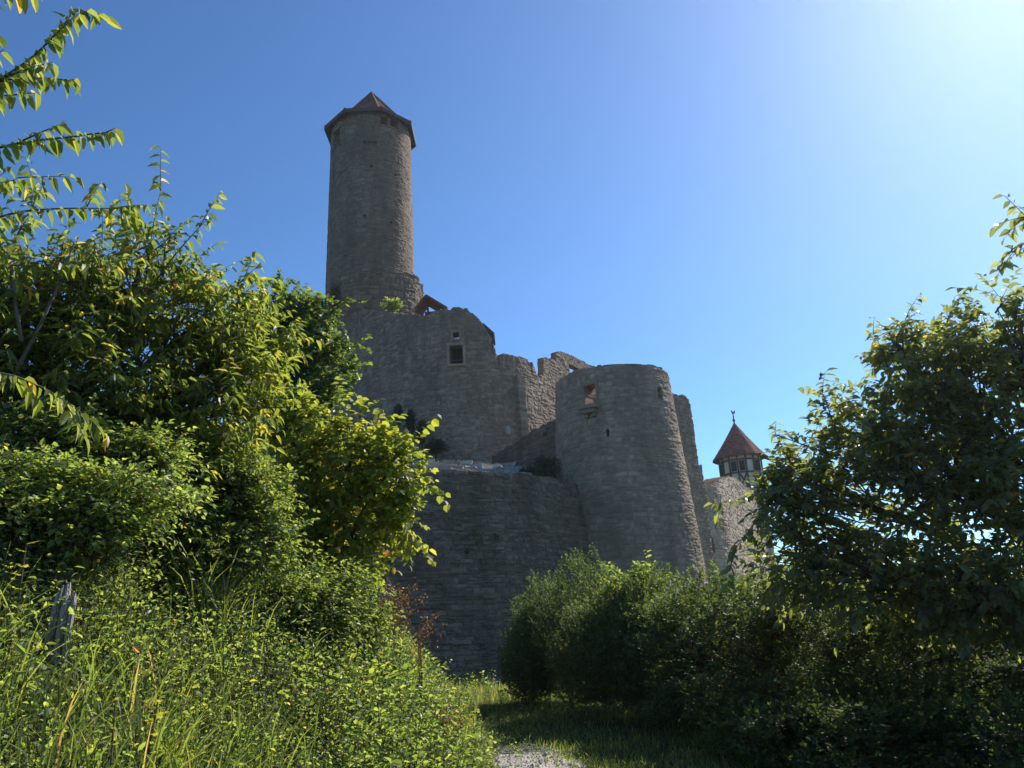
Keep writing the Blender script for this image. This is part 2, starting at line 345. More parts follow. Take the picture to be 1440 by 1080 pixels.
def wall_mesh(name, surf, u0, u1, z0, z1, res, keep, thick, stones, mat, parent, rz=None):
    nu = max(2, int(round((u1 - u0) / res))); nz = max(2, int(round((z1 - z0) / (rz or res))))
    U, Zz = np.meshgrid(np.linspace(u0, u1, nu + 1), np.linspace(z0, z1, nz + 1), indexing='ij')
    jx = (0.35 * res) * (_hash(np.arange(U.size)).reshape(U.shape) - .5); jz = .35 * res * (_hash(np.arange(U.size) + 77777).reshape(U.shape) - .5)
    U = U + jx; Zz = Zz + jz
    P, N = surf(U, Zz)
    d, tone = stones(U, Zz)
    d2, tone2 = stones(U + 31.7, Zz)
    thick = thick(U) if callable(thick) else thick
    F = P + N * d[..., None]; B = P - N * (thick + d2)[..., None]
    cu = (U[:-1, :-1] + U[1:, 1:]) / 2; cz = (Zz[:-1, :-1] + Zz[1:, 1:]) / 2
    K = keep(cu, cz)
    ids = np.arange(U.size).reshape(U.shape); n = U.size
    a, b, c, e = ids[:-1, :-1], ids[1:, :-1], ids[1:, 1:], ids[:-1, 1:]
    front = np.stack([a, b, c, e], -1)[K]; back = np.stack([e, c, b, a], -1)[K] + n
    Kp = np.pad(K, 1)
    sides = []
    for (nb, p0, p1) in ((Kp[:-2, 1:-1], e, a), (Kp[2:, 1:-1], b, c), (Kp[1:-1, :-2], a, b), (Kp[1:-1, 2:], c, e)):
        k = K & ~nb
        sides.append(np.stack([p1[k], p0[k], p0[k] + n, p1[k] + n], -1))
    q = np.vstack([front, back] + sides)
    V = np.vstack([F.reshape(-1, 3), B.reshape(-1, 3)]); T = np.concatenate([tone.ravel(), tone2.ravel()])
    used, inv = np.unique(q, return_inverse=True)
    return mesh_obj(name, V[used], [inv.reshape(-1, 4)], mat, parent, {"tone": T[used]})

class PolyWall:
    def __init__(s, pts, batter=0.0, ztop=0.0, smooth=0.0):
        s.p = np.asarray(pts, float)
        if smooth:
            from_l = np.concatenate([[0], np.cumsum(np.linalg.norm(np.diff(s.p, axis=0), axis=1))])
            uu = np.arange(0, from_l[-1], 0.2); q = np.stack([np.interp(uu, from_l, s.p[:, k]) for k in (0, 1)], 1)
            k = int(smooth / 0.2); pad = np.vstack([np.repeat(q[:1], k, 0), q, np.repeat(q[-1:], k, 0)])
            ker = np.ones(2 * k + 1) / (2 * k + 1)
            s.p = np.stack([np.convolve(pad[:, j], ker, 'valid') for j in (0, 1)], 1)
        s.l = np.concatenate([[0], np.cumsum(np.linalg.norm(np.diff(s.p, axis=0), axis=1))]); s.len = s.l[-1]
        t = nrm(np.gradient(s.p, s.l, axis=0)); s.n = np.stack([t[:, 1], -t[:, 0]], 1); s.bt = batter; s.zt = ztop
    def __call__(s, U, Z):
        x = np.interp(U, s.l, s.p[:, 0]); y = np.interp(U, s.l, s.p[:, 1])
        n = nrm(np.stack([np.interp(U, s.l, s.n[:, 0]), np.interp(U, s.l, s.n[:, 1]), np.zeros_like(U)], -1))
        off = s.bt * (s.zt - Z)
        return np.stack([x, y, Z], -1) + n * off[..., None], n
    def hit(s, px, py):
        d = ray(px, py); best = None
        for i in range(len(s.p) - 1):
            a, e = s.p[i], s.p[i + 1] - s.p[i]
            den = d[0] * e[1] - d[1] * e[0]
            if abs(den) < 1e-9: continue
            t = (a[0] * e[1] - a[1] * e[0]) / den; k = (a[0] * d[1] - a[1] * d[0]) / den
            lo = -50 if i == 0 else 0; hi = 50 if i == len(s.p) - 2 else 1.0001
            if t > 0 and lo <= k <= hi and (best is None or t < best[0]):
                best = (t, s.l[i] + k * (s.l[i + 1] - s.l[i]), CAM[2] + t * d[2])
        return best[1], best[2]
class CylWall:
    """u = angle * R, angle 0 towards the camera (-Y), growing to the right (+X)"""
    def __init__(s, c, R, taper=0.0, ztop=0.0): s.c = c; s.R = R; s.tp = taper; s.zt = ztop
    def rad(s, Z): return s.R + s.tp * (s.zt - Z)
    def __call__(s, U, Z):
        a = U / s.R; n = np.stack([np.sin(a), -np.cos(a), np.zeros_like(a)], -1)
        return np.stack([np.full_like(a, s.c[0]), np.full_like(a, s.c[1]), Z], -1) + n * s.rad(Z)[..., None], n
    def hit(s, px, py):
        d = ray(px, py); R = s.R
        for _ in range(6):
            A = d[0] ** 2 + d[1] ** 2; B = -(d[0] * s.c[0] + d[1] * s.c[1]); C = s.c[0] ** 2 + s.c[1] ** 2 - R * R
            D = max(B * B - A * C, 0); t = (-B - math.sqrt(D)) / A
            z = CAM[2] + t * d[2]; R = s.rad(z)
        x, y = d[0] * t - s.c[0], d[1] * t - s.c[1]
        return math.atan2(x, -y) * s.R, z
def hole_fn(surf, rects):
    """rects in photo pixels -> (u,z) boxes"""
    out = []
    for (x0, y0, x1, y1) in rects:
        a = surf.hit(x0, (y0 + y1) / 2); b = surf.hit(x1, (y0 + y1) / 2); c = surf.hit((x0 + x1) / 2, y0); e = surf.hit((x0 + x1) / 2, y1)
        out.append((min(a[0], b[0]), max(a[0], b[0]), min(c[1], e[1]), max(c[1], e[1])))
    return out
def in_boxes(u, z, bx):
    k = np.zeros(u.shape, bool)
    for (a, b, c, e) in bx: k |= (u > a) & (u < b) & (z > c) & (z < e)
    return k

# ---- the keep
kc = at(521, 425, 56); KC = (kc[0], kc[1])
kz_e = at(525, 192, 56)[2]                          # height of the eaves
kR = 0.5 * (np.linalg.norm(at(583, 385, 56) - at(458, 385, 56))) * 0.985
keep = empty("castle_keep", (KC[0], KC[1], 16.0), "tall round stone keep with a tiled pointed roof, highest tower of the castle", "tower")
ks = CylWall(KC, kR * 0.94, 0.012, kz_e)
kst = Stones(1, (0.15, 0.30), (0.2, 0.6), 0.16, 0.036, 0.05, .3)
khole = hole_fn(ks, [(535, 164, 545, 176), (549.5, 167, 559.5, 180), (469, 183, 478, 206)])
hu = math.pi * ks.R
kput = [(u_ - .09, u_ + .09, z_ - .09, z_ + .09) for u_, z_ in ((-1.9, kz_e - 5.2), (.6, kz_e - 5.0), (2.6, kz_e - 5.3), (-2.4, kz_e - 9.6), (0.1, kz_e - 9.4), (2.2, kz_e - 9.7), (-1.2, kz_e - 12.6))]
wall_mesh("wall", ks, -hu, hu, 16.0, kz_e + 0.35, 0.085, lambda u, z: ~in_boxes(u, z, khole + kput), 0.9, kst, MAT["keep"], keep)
# near-black lining added inside; its colour stands in for shade in the openings
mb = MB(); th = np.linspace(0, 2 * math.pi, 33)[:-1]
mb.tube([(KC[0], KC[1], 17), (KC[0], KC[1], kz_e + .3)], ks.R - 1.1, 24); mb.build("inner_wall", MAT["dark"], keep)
# lower wider ring of big stones, swollen to the right
pz = at(590, 398, 56)[2]
pl = CylWall((KC[0] + 0.42, KC[1] - 0.12), ks.rad(pz) + 0.22, 0.02, pz)
pst = Stones(2, (0.28, 0.45), (0.35, 0.8), 0.10, 0.09, 0.07)
puh = math.pi * pl.R
wall_mesh("plinth", pl, -puh, puh, 15.0, pz + 0.2, 0.085, lambda u, z: z < pz - 0.2 + 0.12 * np.sin(u * 2.1) + 0.25 * fbm(u * 2, u * 0 + 3, 4) - 0.035 * np.abs(u - puh * .45), 0.7, pst, MAT["keep"], keep)
# roof: eight sided, eaves out over the wall head
apex = np.array([KC[0], KC[1], at(524, 131, 56)[2]])
er = ks.R * 1.185
def roof_tiles(name, c, R0, z0, apex_z, sides, rot, mat, parent, rows=26, flare=0.0, th_=0.09):
    mb = MB(); rng = np.random.default_rng(4)
    for k in range(sides):
        a0 = rot + k * 2 * math.pi / sides; a1 = a0 + 2 * math.pi / sides
        for r in range(rows):
            f0, f1 = r / rows, (r + 1) / rows
            def ringp(f, a, lift):
                rr = R0 * ((1 - f) + flare * (1 - f) * f * -1.0); z = z0 + (apex_z - z0) * f
                return np.array([c[0] + rr * math.cos(a), c[1] + rr * math.sin(a), z + lift])
            ncol = max(1, int(round((1 - f0) * R0 * 2 * math.sin(math.pi / sides) / 0.28)))
            L0, L1, H0, H1 = ringp(f0, a0, 0.05), ringp(f0, a1, 0.05), ringp(f1, a0, 0.0), ringp(f1, a1, 0.0)
            for j in range(ncol):
                s0, s1 = j / ncol, (j + 1) / ncol; dz = rng.uniform(-.008, .018)
                p = [L0 + (L1 - L0) * s0, L0 + (L1 - L0) * s1, H0 + (H1 - H0) * s1, H0 + (H1 - H0) * s0]
                p = [x + np.array([0, 0, dz]) for x in p]
                dn = [x - np.array([0, 0, 0.06]) for x in p[:2]]
                mb.add(p + dn, [[0, 1, 2, 3], [4, 5, 1, 0]], tone=rng.uniform(0, 1))
    return mb.build(name, mat, parent)
rot = math.radians(-90 + 22.5)
zs_ = kz_e + 0.22 * er * 0.42
roof = roof_tiles("roof", KC, er * .80, zs_, apex[2], 8, rot, MAT["tile"], keep, rows=20)
mb = MB()                                            # soffit boards and fascia under the eaves
ang = rot + np.arange(8) * math.pi / 4
o_ = np.stack([KC[0] + er * 0.992 * np.cos(ang), KC[1] + er * .992 * np.sin(ang), np.full(8, kz_e - .03)], 1)
i_ = np.stack([KC[0] + ks.R * .8 * np.cos(ang), KC[1] + ks.R * .8 * np.sin(ang), np.full(8, kz_e + .28)], 1)
mb.add(np.vstack([o_, i_]), [[k, (k + 1) % 8, 8 + (k + 1) % 8, 8 + k] for k in range(8)])
sk_ = np.stack([KC[0] + er * .78 * np.cos(ang), KC[1] + er * .78 * np.sin(ang), np.full(8, zs_ + .03)], 1)
mb.add(np.vstack([o_ + [0, 0, .16], sk_]), [[k, (k + 1) % 8, 8 + (k + 1) % 8, 8 + k] for k in range(8)], tone=.8)
for k in range(8):
    mb.bar(o_[k] + [0, 0, .04], o_[(k + 1) % 8] + [0, 0, .04], 0.10, 0.34, tone=.5)
    for t in np.linspace(0.1, .9, 6):
        a = o_[k] * (1 - t) + o_[(k + 1) % 8] * t; b = i_[k] * (1 - t) + i_[(k + 1) % 8] * t
        mb.bar(a + [0, 0, -.06], b + [0, 0, -.06], .12, .12, tone=.2)
sf = mb.build("eaves", MAT["soffit"], keep)
mb = MB()
for k in range(8):
    c8 = np.array([KC[0] + er * .8 * math.cos(ang[k]), KC[1] + er * .8 * math.sin(ang[k]), zs_])
    mb.tube([o_[k] + [0, 0, .2], c8 + [0, 0, .08], apex + [0, 0, 0.1]], [.12, .10, .07], 6, tone=.9)
mb.build("ridge_tiles", MAT["tile"], roof)
# window frames and the little corbel row
for (a, b, c, e) in khole:
    um = (a + b) / 2
    for (u, z, ww, hh, nm_) in ((um, e + .05, b - a + .3, .14, "lintel"), (um, c - .05, b - a + .3, .12, "sill")):
        mb = MB(); p, n = ks(np.array([u]), np.array([z])); x = np.cross(n[0], [0, 0, 1.])
        mb.box(p[0] - n[0] * .10, (ww, .3, hh), np.stack([x, n[0], [0, 0, 1.]], 1), .4); mb.build(nm_, MAT["keep"], keep)
cu0, cz0 = ks.hit(514, 199); cu1, _ = ks.hit(528, 199)
for u in np.linspace(cu0, cu1, 3):
    p, n = ks(np.array([u]), np.array([cz0])); x = np.cross(n[0], [0, 0, 1.]); mb = MB()
    mb.box(p[0] + n[0] * .08, (.2, .34, .22), np.stack([x, n[0], [0, 0, 1.]], 1), .3); mb.build("corbel", MAT["keep"], keep)

# ---- high curtain wall with the ruined gable
def P(px, Y, py=560): q_ = at(px, py, Y); return (q_[0], q_[1])
cw = PolyWall([P(440, 49), P(480, 46), P(520, 44), P(580, 42.6), P(640, 42), P(690, 42.3), P(726, 43.4), P(742, 44.2), P(790, 48.0, 540), P(850, 53.5, 530)], 0.02, 18, 0.4)
top = [(430, 438), (484, 431), (520, 436), (560, 440), (604, 444), (607, 440), (612, 436), (622, 434), (630, 436), (638, 432), (646, 431), (650, 434), (656, 433), (664, 440), (672, 447), (679, 454), (685, 466), (691, 474), (693, 479), (693.2, 514), (701.5, 515), (701.8, 499), (708, 497.5), (725, 501), (742, 505), (748, 506), (748.3, 528), (755, 529), (764, 527), (764.3, 503), (770, 503), (782.5, 508.5), (782.8, 496), (788, 494), (800, 498), (820, 507), (842, 519), (870, 530)]
tp = np.array([cw.hit(*p) for p in top]); tp = tp[np.argsort(tp[:, 0])]
ch = hole_fn(cw, [(637, 467.5, 645.5, 476.5), (632, 486, 651, 512), (801, 515, 816, 532)])
cwt = empty("curtain_wall", (at(600, 560, 42.6)[0], 42.6, 9.5), "high ruined curtain wall with a broken gable and stepped battlements below the keep", "castle wall")
cst = Stones(7, (0.11, 0.28), (0.18, 0.6), 0.15, 0.04, 0.05, .3)
gab_u = cw.hit(694, 500)[0]
zc = lambda u: np.interp(u, tp[:, 0], tp[:, 1])
wall_mesh("wall", cw, 0, cw.len, 8.0, 21.5, 0.075, lambda u, z: (z < zc(u) + 0.05 * noise2(u * 3, u * 0, 3) + .03 * noise2(u * 9, u * 0, 4)) & ~in_boxes(u, z, ch), lambda u: np.where(u > gab_u, 0.42, 0.9), cst, MAT["curtain"], cwt)
def frame_on(surf, box, name, mat, parent, w_=.14, out=.03, sides=(1, 1, 1, 1), tone=.75, deep=.25):
    a, b, c, e = box; mb = MB(); um = (a + b) / 2
    items = []
    if sides[0]: items.append((um, e + w_ / 2, b - a + 2 * w_, w_))
    if sides[1]: items.append((um, c - w_ / 2, b - a + 2 * w_, w_))
    if sides[2]: items.append((a - w_ / 2, (c + e) / 2, w_, e - c))
    if sides[3]: items.append((b + w_ / 2, (c + e) / 2, w_, e - c))
    for (u, z, ww, hh) in items:
        p, n = surf(np.array([u]), np.array([z])); x = np.cross(n[0], [0, 0, 1.])
        mb.box(p[0] + n[0] * (out + .05 - deep / 2), (ww, deep, hh), np.stack([x, n[0], [0, 0, 1.]], 1), tone)
    return mb.build(name, mat, parent)
f = frame_on(cw, ch[1], "window_frame", MAT["curtain"], cwt)
a, b, c, e = ch[1]
p, n = cw(np.array([(a + b) / 2]), np.array([(c + e) / 2])); x = np.cross(n[0], [0, 0, 1.]); Rw = np.stack([x, n[0], [0, 0, 1.]], 1)
mb = MB(); nb = 5
for k in range(nb):
    mb.box(p[0] - n[0] * .62 + x * ((k + .5) / nb - .5) * (b - a + .1), ((b - a) / nb * .97, .05, e - c + .1), Rw, .15 + .2 * (k % 3))
mb.box(p[0] - n[0] * .72, (b - a + .5, .1, e - c + .5), Rw, .0)  # near-black panel added behind the boards, in place of the shaded interior
mb.build("shutter", MAT["dark"], f)
mb = MB(); mb.box(p[0] - n[0] * .3 + np.array([0, 0, -(e - c) * .22]), (b - a, .07, .08), Rw, .9); mb.build("window_rail", MAT["timber"], f)
frame_on(cw, ch[0], "window_frame", MAT["curtain"], cwt, .10, .01)
# pale stone tablet low on the wall
u, z = cw.hit(712, 607); p, n = cw(np.array([u]), np.array([z])); x = np.cross(n[0], [0, 0, 1.]); mb = MB()
mb.box(p[0], (.32, .22, .42), np.stack([x, n[0], [0, 0, 1.]], 1), 1.0); mb.box(p[0] + [0, 0, .24], (.22, .2, .12), np.stack([x, n[0], [0, 0, 1.]], 1), 1.0)
mb.build("stone_tablet", MAT["rubble"], cwt)
# vertical buttress strip at the turn of the wall
mb = MB()
u0b, zb1 = cw.hit(727, 530); _, zb0 = cw.hit(735, 650)
for k in range(26):
    z = zb0 + (zb1 - zb0) * (k + .5) / 26; p, n = cw(np.array([u0b]), np.array([z])); x = np.cross(n[0], [0, 0, 1.])
    mb.box(p[0] + n[0] * (.02 + .03 * random.Random(k).random()), (.5 + .1 * random.Random(k + 90).random(), .5, (zb1 - zb0) / 26 * .96), np.stack([x, n[0], [0, 0, 1.]], 1), random.Random(k + 40).random() * .6 + .2)
mb.build("corner_stones", MAT["curtain"], cwt)

# ---- wooden lookout behind the wall head, and the eave beyond the gable
hp = at(606, 445, 46.5); hut = empty("wooden_hut", (hp[0], hp[1], hp[2] - 2.6), "small wooden hut with a dark tiled roof peeping over the curtain wall beside the keep", "hut")
A = at(598, 446, 46.5); R_ = at(601, 422.5, 46.5); Bp = at(629, 440, 46.5)
mb = MB(); bx = (Bp[0] - hp[0])
mb.box((hp[0] + .25, hp[1], hp[2] - 1.3), (1.1, 1.6, 2.6), tone=.5); mb.build("wall", MAT["redwood"], hut)
mb = MB()
for (p0, p1) in ((R_, Bp + np.array([.05, 0, 0])), (R_, at(586, 441, 46.5))):
    for yy in (0,):
        mb.bar(p0, p1, 1.7, .12, (0, 0, 1), .4)
mb.build("roof", MAT["tile"], hut)
mb = MB()
for yy in (-1.05, 1.05):
    for px in (592, 604, 618): q_ = at(px, 444, 46.5); mb = MB(); mb.bar((q_[0], q_[1] + yy * .8, q_[2] - 2.4), (q_[0], q_[1] + yy * .8, q_[2] + .15), .12, .12, (1, 0, 0), .4); mb.build("post", MAT["timber"], hut)
ep = at(690, 480, 44.5); ev = empty("lean_to_roof", (ep[0] - .6, ep[1], ep[2] - 2.2), "dark eave of a lean-to roof sticking out behind the broken gable", "roof")
mb = MB(); e0 = at(680, 464, 44.5); e1 = at(695, 477.5, 44.5)
mb.bar(e0, e1, 2.0, .13, (0, 0, 1), .3); mb.build("roof_slab", MAT["timber"], ev)
mb = MB()
for yy in (-.7, .7): mb = MB(); mb.bar((e0[0] + .1, e0[1] + yy, e0[2] - 4.5), (e0[0] + .1, e0[1] + yy, e0[2] - .05), .16, .16, (1, 0, 0), .4); mb.build("post", MAT["timber"], ev)

# ---- lower retaining wall (bastion) in coursed stone
bw = PolyWall([(x, y) for x, y in zip(BAST_X[1:7], BAST_Y[1:7])], 0.19, 2.8, 1.2)
btop = [(430, 632), (560, 640), (590, 647), (620, 651), (660, 654), (700, 656), (740, 659), (770, 661), (800, 666), (835, 676), (900, 690)]
bt = np.array([bw.hit(*p) for p in btop])
bast_t = empty("retaining_wall", (-3.0, 27.0, 0.2), "dark grey battered retaining wall of coursed stone at the end of the path", "stone wall")
bst = Stones(12, (0.085, 0.21), (0.16, 0.70), 0.07, 0.058, 0.03, .06)
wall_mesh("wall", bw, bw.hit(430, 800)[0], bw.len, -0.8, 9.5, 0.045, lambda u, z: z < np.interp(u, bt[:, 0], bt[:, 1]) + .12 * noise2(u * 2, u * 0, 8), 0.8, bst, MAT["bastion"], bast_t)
# flat coping slabs at its lit edge
mb = MB(); rng = np.random.default_rng(5)
for k in range(60):
    u = np.interp(k + rng.uniform(-.3, .3), [0, 60], [bw.hit(560, 650)[0], bw.hit(722, 668)[0]]); z = np.interp(u, bt[:, 0], bt[:, 1])
    p, n = bw(np.array([u]), np.array([z])); x = np.cross(n[0], [0, 0, 1.]); an = rng.uniform(-.12, .12)
    mb.box(p[0] - n[0] * (.25 + rng.uniform(0, .15)) + [0, 0, -.05 + rng.uniform(-.04, .06)], (rng.uniform(.15, .42), rng.uniform(.25, .5), rng.uniform(.04, .10)), np.stack([x * math.cos(an) + np.array([0, 0, 1]) * math.sin(an), n[0], np.array([0, 0, 1]) * math.cos(an) - x * math.sin(an)], 1), rng.uniform(.3, 1))
mb.build("coping", MAT["curtain"], bast_t)
# loose rubble on the ledge above it
mb = MB(); R8 = np.array([[x, y, z] for x in (-1, 1) for y in (-1, 1) for z in (-1, 1)], float)
for k in range(2000):
    px = rng.uniform(560, 735); q_ = at(px, 652, 30); x_ = q_[0] * rng.uniform(.95, 1.25); y_ = bast(x_) + 1.6 + 9 * rng.random() ** 1.5
    if y_ > 41.0: continue
    s_ = rng.uniform(.05, .17) * (1 if rng.random() > .08 else 2)
    v = R8 * rng.uniform(.6, 1.2, (8, 3)) * s_ * [1.3, 1, .6]; a_ = rng.uniform(0, 6.3); v[:, :2] = v[:, :2] @ np.array([[math.cos(a_), -math.sin(a_)], [math.sin(a_), math.cos(a_)]])
    mb.add(v + [x_, y_, terrain(x_, y_) + s_ * .25], [[0, 1, 3, 2], [4, 6, 7, 5], [0, 4, 5, 1], [2, 3, 7, 6], [0, 2, 6, 4], [1, 5, 7, 3]], tone=rng.uniform(.2, 1))
tag(mb.build("rubble", MAT["rubble"]), kind="stuff")

# ---- round tower on the right
tc_ = at(872, 660, 35.5); tz = at(866, 536, 35.5)[2]
tR = 0.5 * np.linalg.norm(at(942, 545, 35.5) - at(784, 545, 35.5))
ts = CylWall((tc_[0], tc_[1]), tR, 0.066, tz)
tw = empty("round_tower", (tc_[0], tc_[1], 1.0), "broad open-topped round stone tower with a small ledged window, right of the curtain wall", "tower")
thole = hole_fn(ts, [(822, 541, 838, 571), (852, 602, 858, 615), (925, 545, 931, 562)])
tst = Stones(21, (0.10, 0.26), (0.16, 0.55), 0.13, 0.036, 0.045, .26)
thu = math.pi * ts.R
wall_mesh("wall", ts, -thu, thu, -1.5, tz + .3, 0.06, lambda u, z: (z < tz + .08 * noise2(u * 2.5, u * 0, 8) - .05) & ~in_boxes(u, z, thole), 0.75, tst, MAT["round"], tw)
a, b, c, e = thole[0]; p, n = ts(np.array([(a + b) / 2]), np.array([c])); x = np.cross(n[0], [0, 0, 1.]); Rt = np.stack([x, n[0], [0, 0, 1.]], 1)
mb = MB(); mb.box(p[0] + n[0] * .12 + [0, 0, -.09], (b - a + .22, .55, .16), Rt, .35); mb.box(p[0] + n[0] * .10 + [0, 0, -.27], (b - a + .02, .42, .18), Rt, .2)
for s_ in (-1, 1): mb.box(p[0] + n[0] * .06 + x * s_ * .17 + [0, 0, -.45], (.14, .3, .18), Rt, .15)
mb.build("window_ledge", MAT["round"], tw)
frame_on(ts, thole[0], "window_frame", MAT["round"], tw, .12, .0, (1, 0, 1, 1), .2)

# ---- parapet wall between bastion and round tower
pw = PolyWall([P(690, 41.5, 650), P(730, 39.2, 640), P(770, 36.8, 620), P(800, 35.0, 610), P(830, 34, 610)], 0.03, 11, 0.3)
pt = np.array([pw.hit(*p) for p in [(680, 645), (697, 639), (705, 633), (724, 622), (745, 608), (765, 597), (784, 588), (800, 584), (840, 575)]])
pa = empty("parapet_wall", (at(740, 640, 38)[0], 38, 6.0), "low sloping parapet wall running up to the left side of the round tower", "stone wall")
phole = hole_fn(pw, [(764, 608, 769, 613)])
wall_mesh("wall", pw, pw.hit(692, 650)[0], pw.len, 5.0, 13, 0.06, lambda u, z: (z < np.interp(u, pt[:, 0], pt[:, 1]) + .1 * noise2(u * 3, u * 0, 5)) & ~in_boxes(u, z, phole), 0.6, Stones(33, (0.12, 0.22), (0.22, 0.55), .08, .045, .04), MAT["bastion"], pa)

# ---- tall wall behind the round tower, and the lit outer wall
tw2 = PolyWall([P(915, 40, 640), P(985, 43.5, 640)], 0.0, 12)
t2 = np.array([tw2.hit(*p) for p in [(900, 553), (953, 556), (962, 556), (969, 563), (972, 575), (977, 610), (981, 645), (981.5, 653), (987, 653.5), (990, 690)]])
o = empty("tall_wall", (at(960, 640, 42)[0], 42.0, 3.0), "tall narrow wall end standing close behind the right side of the round tower", "stone wall")
def keep_t2(u, z):
    uu, zz = [], []
    return z < np.interp(u, [t2[1, 0], t2[2, 0], t2[3, 0], t2[4, 0], t2[5, 0], t2[6, 0], t2[8, 0], t2[8, 0] + .05], [t2[1, 1], t2[2, 1], t2[3, 1], t2[4, 1], t2[5, 1], t2[7, 1], t2[8, 1], t2[8, 1] - 3.5]) + .08 * noise2(u * 4, u * 0, 3)
wall_mesh("wall", tw2, 0, tw2.hit(992, 690)[0], 2.0, 16, 0.06, keep_t2, 1.4, Stones(41, (.15, .26), (.25, .55), .08, .05, .04), MAT["round"], o)
ow = PolyWall([P(960, 43.2, 720), P(1005, 44.5, 720), P(1016, 45.3, 720), P(1036, 50.5, 720), P(1068, 60.5, 720)], 0.05, 10, 0.3)
o2 = np.array([ow.hit(*p) for p in [(955, 690), (987, 684), (1000, 680), (1012, 674), (1018, 672), (1025, 670), (1034, 671), (1050, 684), (1058, 690)]])
oo = empty("outer_wall", (at(1010, 740, 45)[0], 45.5, 3.0), "sunlit rough brown outer wall below the half-timbered turret", "stone wall")
ohole = hole_fn(ow, [(994, 758, 1001, 778)])
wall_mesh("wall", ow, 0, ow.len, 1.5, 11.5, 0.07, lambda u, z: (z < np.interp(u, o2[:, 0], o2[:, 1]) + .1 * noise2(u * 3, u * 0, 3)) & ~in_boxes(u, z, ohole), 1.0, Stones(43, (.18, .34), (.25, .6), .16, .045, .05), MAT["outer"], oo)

# ---- half-timbered turret
Y7 = 62.0
hc = at(1043, 668, Y7); HX, HY = hc[0], hc[1]
ze = at(1041, 646, Y7)[2]; za = at(1033, 594, Y7)[2]
hR = 0.53 * np.linalg.norm(at(1077, 644, Y7) - at(1006, 644, Y7))
tur = empty("half_timbered_turret", (HX, HY, 4.0), "slim turret with red pointed roof, timber framed top and weather vane", "turret")
def ring(r, z, n=8, ph=rot): a_ = ph + np.arange(n) * 2 * math.pi / n; return np.stack([HX + r * np.cos(a_), HY + r * np.sin(a_), np.full(n, z)], 1)
bR = hR * .76
zb = at(1043, 690, Y7)[2]
ss = CylWall((HX, HY), bR * .98, 0.0, zb)
wall_mesh("stone_shaft", ss, -math.pi * ss.R, math.pi * ss.R, 3.5, zb, .09, lambda u, z: z < 1e9, .6, Stones(51, (.18, .3), (.25, .6), .1, .04, .04), MAT["outer"], tur)
mb = MB(); n16 = 16; r0, r1 = ring(bR, zb, n16), ring(bR, ze + .2, n16)
mb.add(np.vstack([r0, r1]), [[k, (k + 1) % 16, 16 + (k + 1) % 16, 16 + k] for k in range(16)]); mb.build("plaster_wall", MAT["plaster"], tur)
mb = MB()
zs = (zb + .05, zb + (ze - zb) * .48, ze - .28)
for z in zs:
    rr = ring(bR + .01, z, n16)
    for k in range(16): mb.bar(rr[k], rr[(k + 1) % 16], .12, .12)
ra, rb, rm = ring(bR + .012, zb, n16), ring(bR + .012, ze, n16), ring(bR + .012, zs[1], n16)
for k in range(16): mb.bar(ra[k], rb[k], .12, .12, (math.cos(rot + k * math.pi / 8), math.sin(rot + k * math.pi / 8), 0))
for k in range(0, 16, 2):
    mb.bar(ra[k], rm[(k + 1) % 16], .09, .12, (0, 0, 1)); mb.bar(ra[(k + 1) % 16], rm[k], .09, .12, (0, 0, 1))
mb.build("timber_frame", MAT["timber"], tur)
for k in (0, 2, 5, 8, 11, 13, 14):
    a0 = rot + (k + .5) * math.pi / 8; m_ = (rm[k] + rm[(k + 1) % 16]) / 2; zz = (zs[1] + zs[2]) / 2
    rad = np.array([math.cos(a0), math.sin(a0), 0]); x = np.cross(rad, [0, 0, 1.])
    mb = MB(); wd = np.linalg.norm(rm[k] - rm[(k + 1) % 16]) * .66
    mb.box((m_[0], m_[1], zz), (wd, .06, (zs[2] - zs[1]) * .78), np.stack([x, rad, [0, 0, 1.]], 1)); wn = mb.build("window", MAT["dark"], tur)
roof7 = roof_tiles("roof", (HX, HY), hR, ze, za, 16, rot, MAT["tile_red"], tur, rows=30, flare=0.14)
mb = MB(); a_ = ring(hR * .99, ze - .02, 16); b_ = ring(bR * .9, ze + .1, 16)
mb.add(np.vstack([a_, b_]), [[k, (k + 1) % 16, 16 + (k + 1) % 16, 16 + k] for k in range(16)]); mb.build("eaves", MAT["soffit"], tur)
mb = MB(); vz = at(1031, 579, Y7)[2]
mb.tube([(HX, HY, za - .2), (HX, HY, vz)], [.07, .035], 6); mb.tube([(HX, HY, za + .05), (HX, HY, za + .2), (HX, HY, za + .35)], [.05, .14, .05], 8)
mb.box((HX + .04, HY, vz - .08), (.26, .03, .16)); mb.box((HX - .08, HY, vz + .04), (.10, .03, .14)); mb.box((HX + .15, HY, vz + .04), (.11, .03, .12), taper=.4)
mb.build("weather_vane", MAT["iron"], tur)

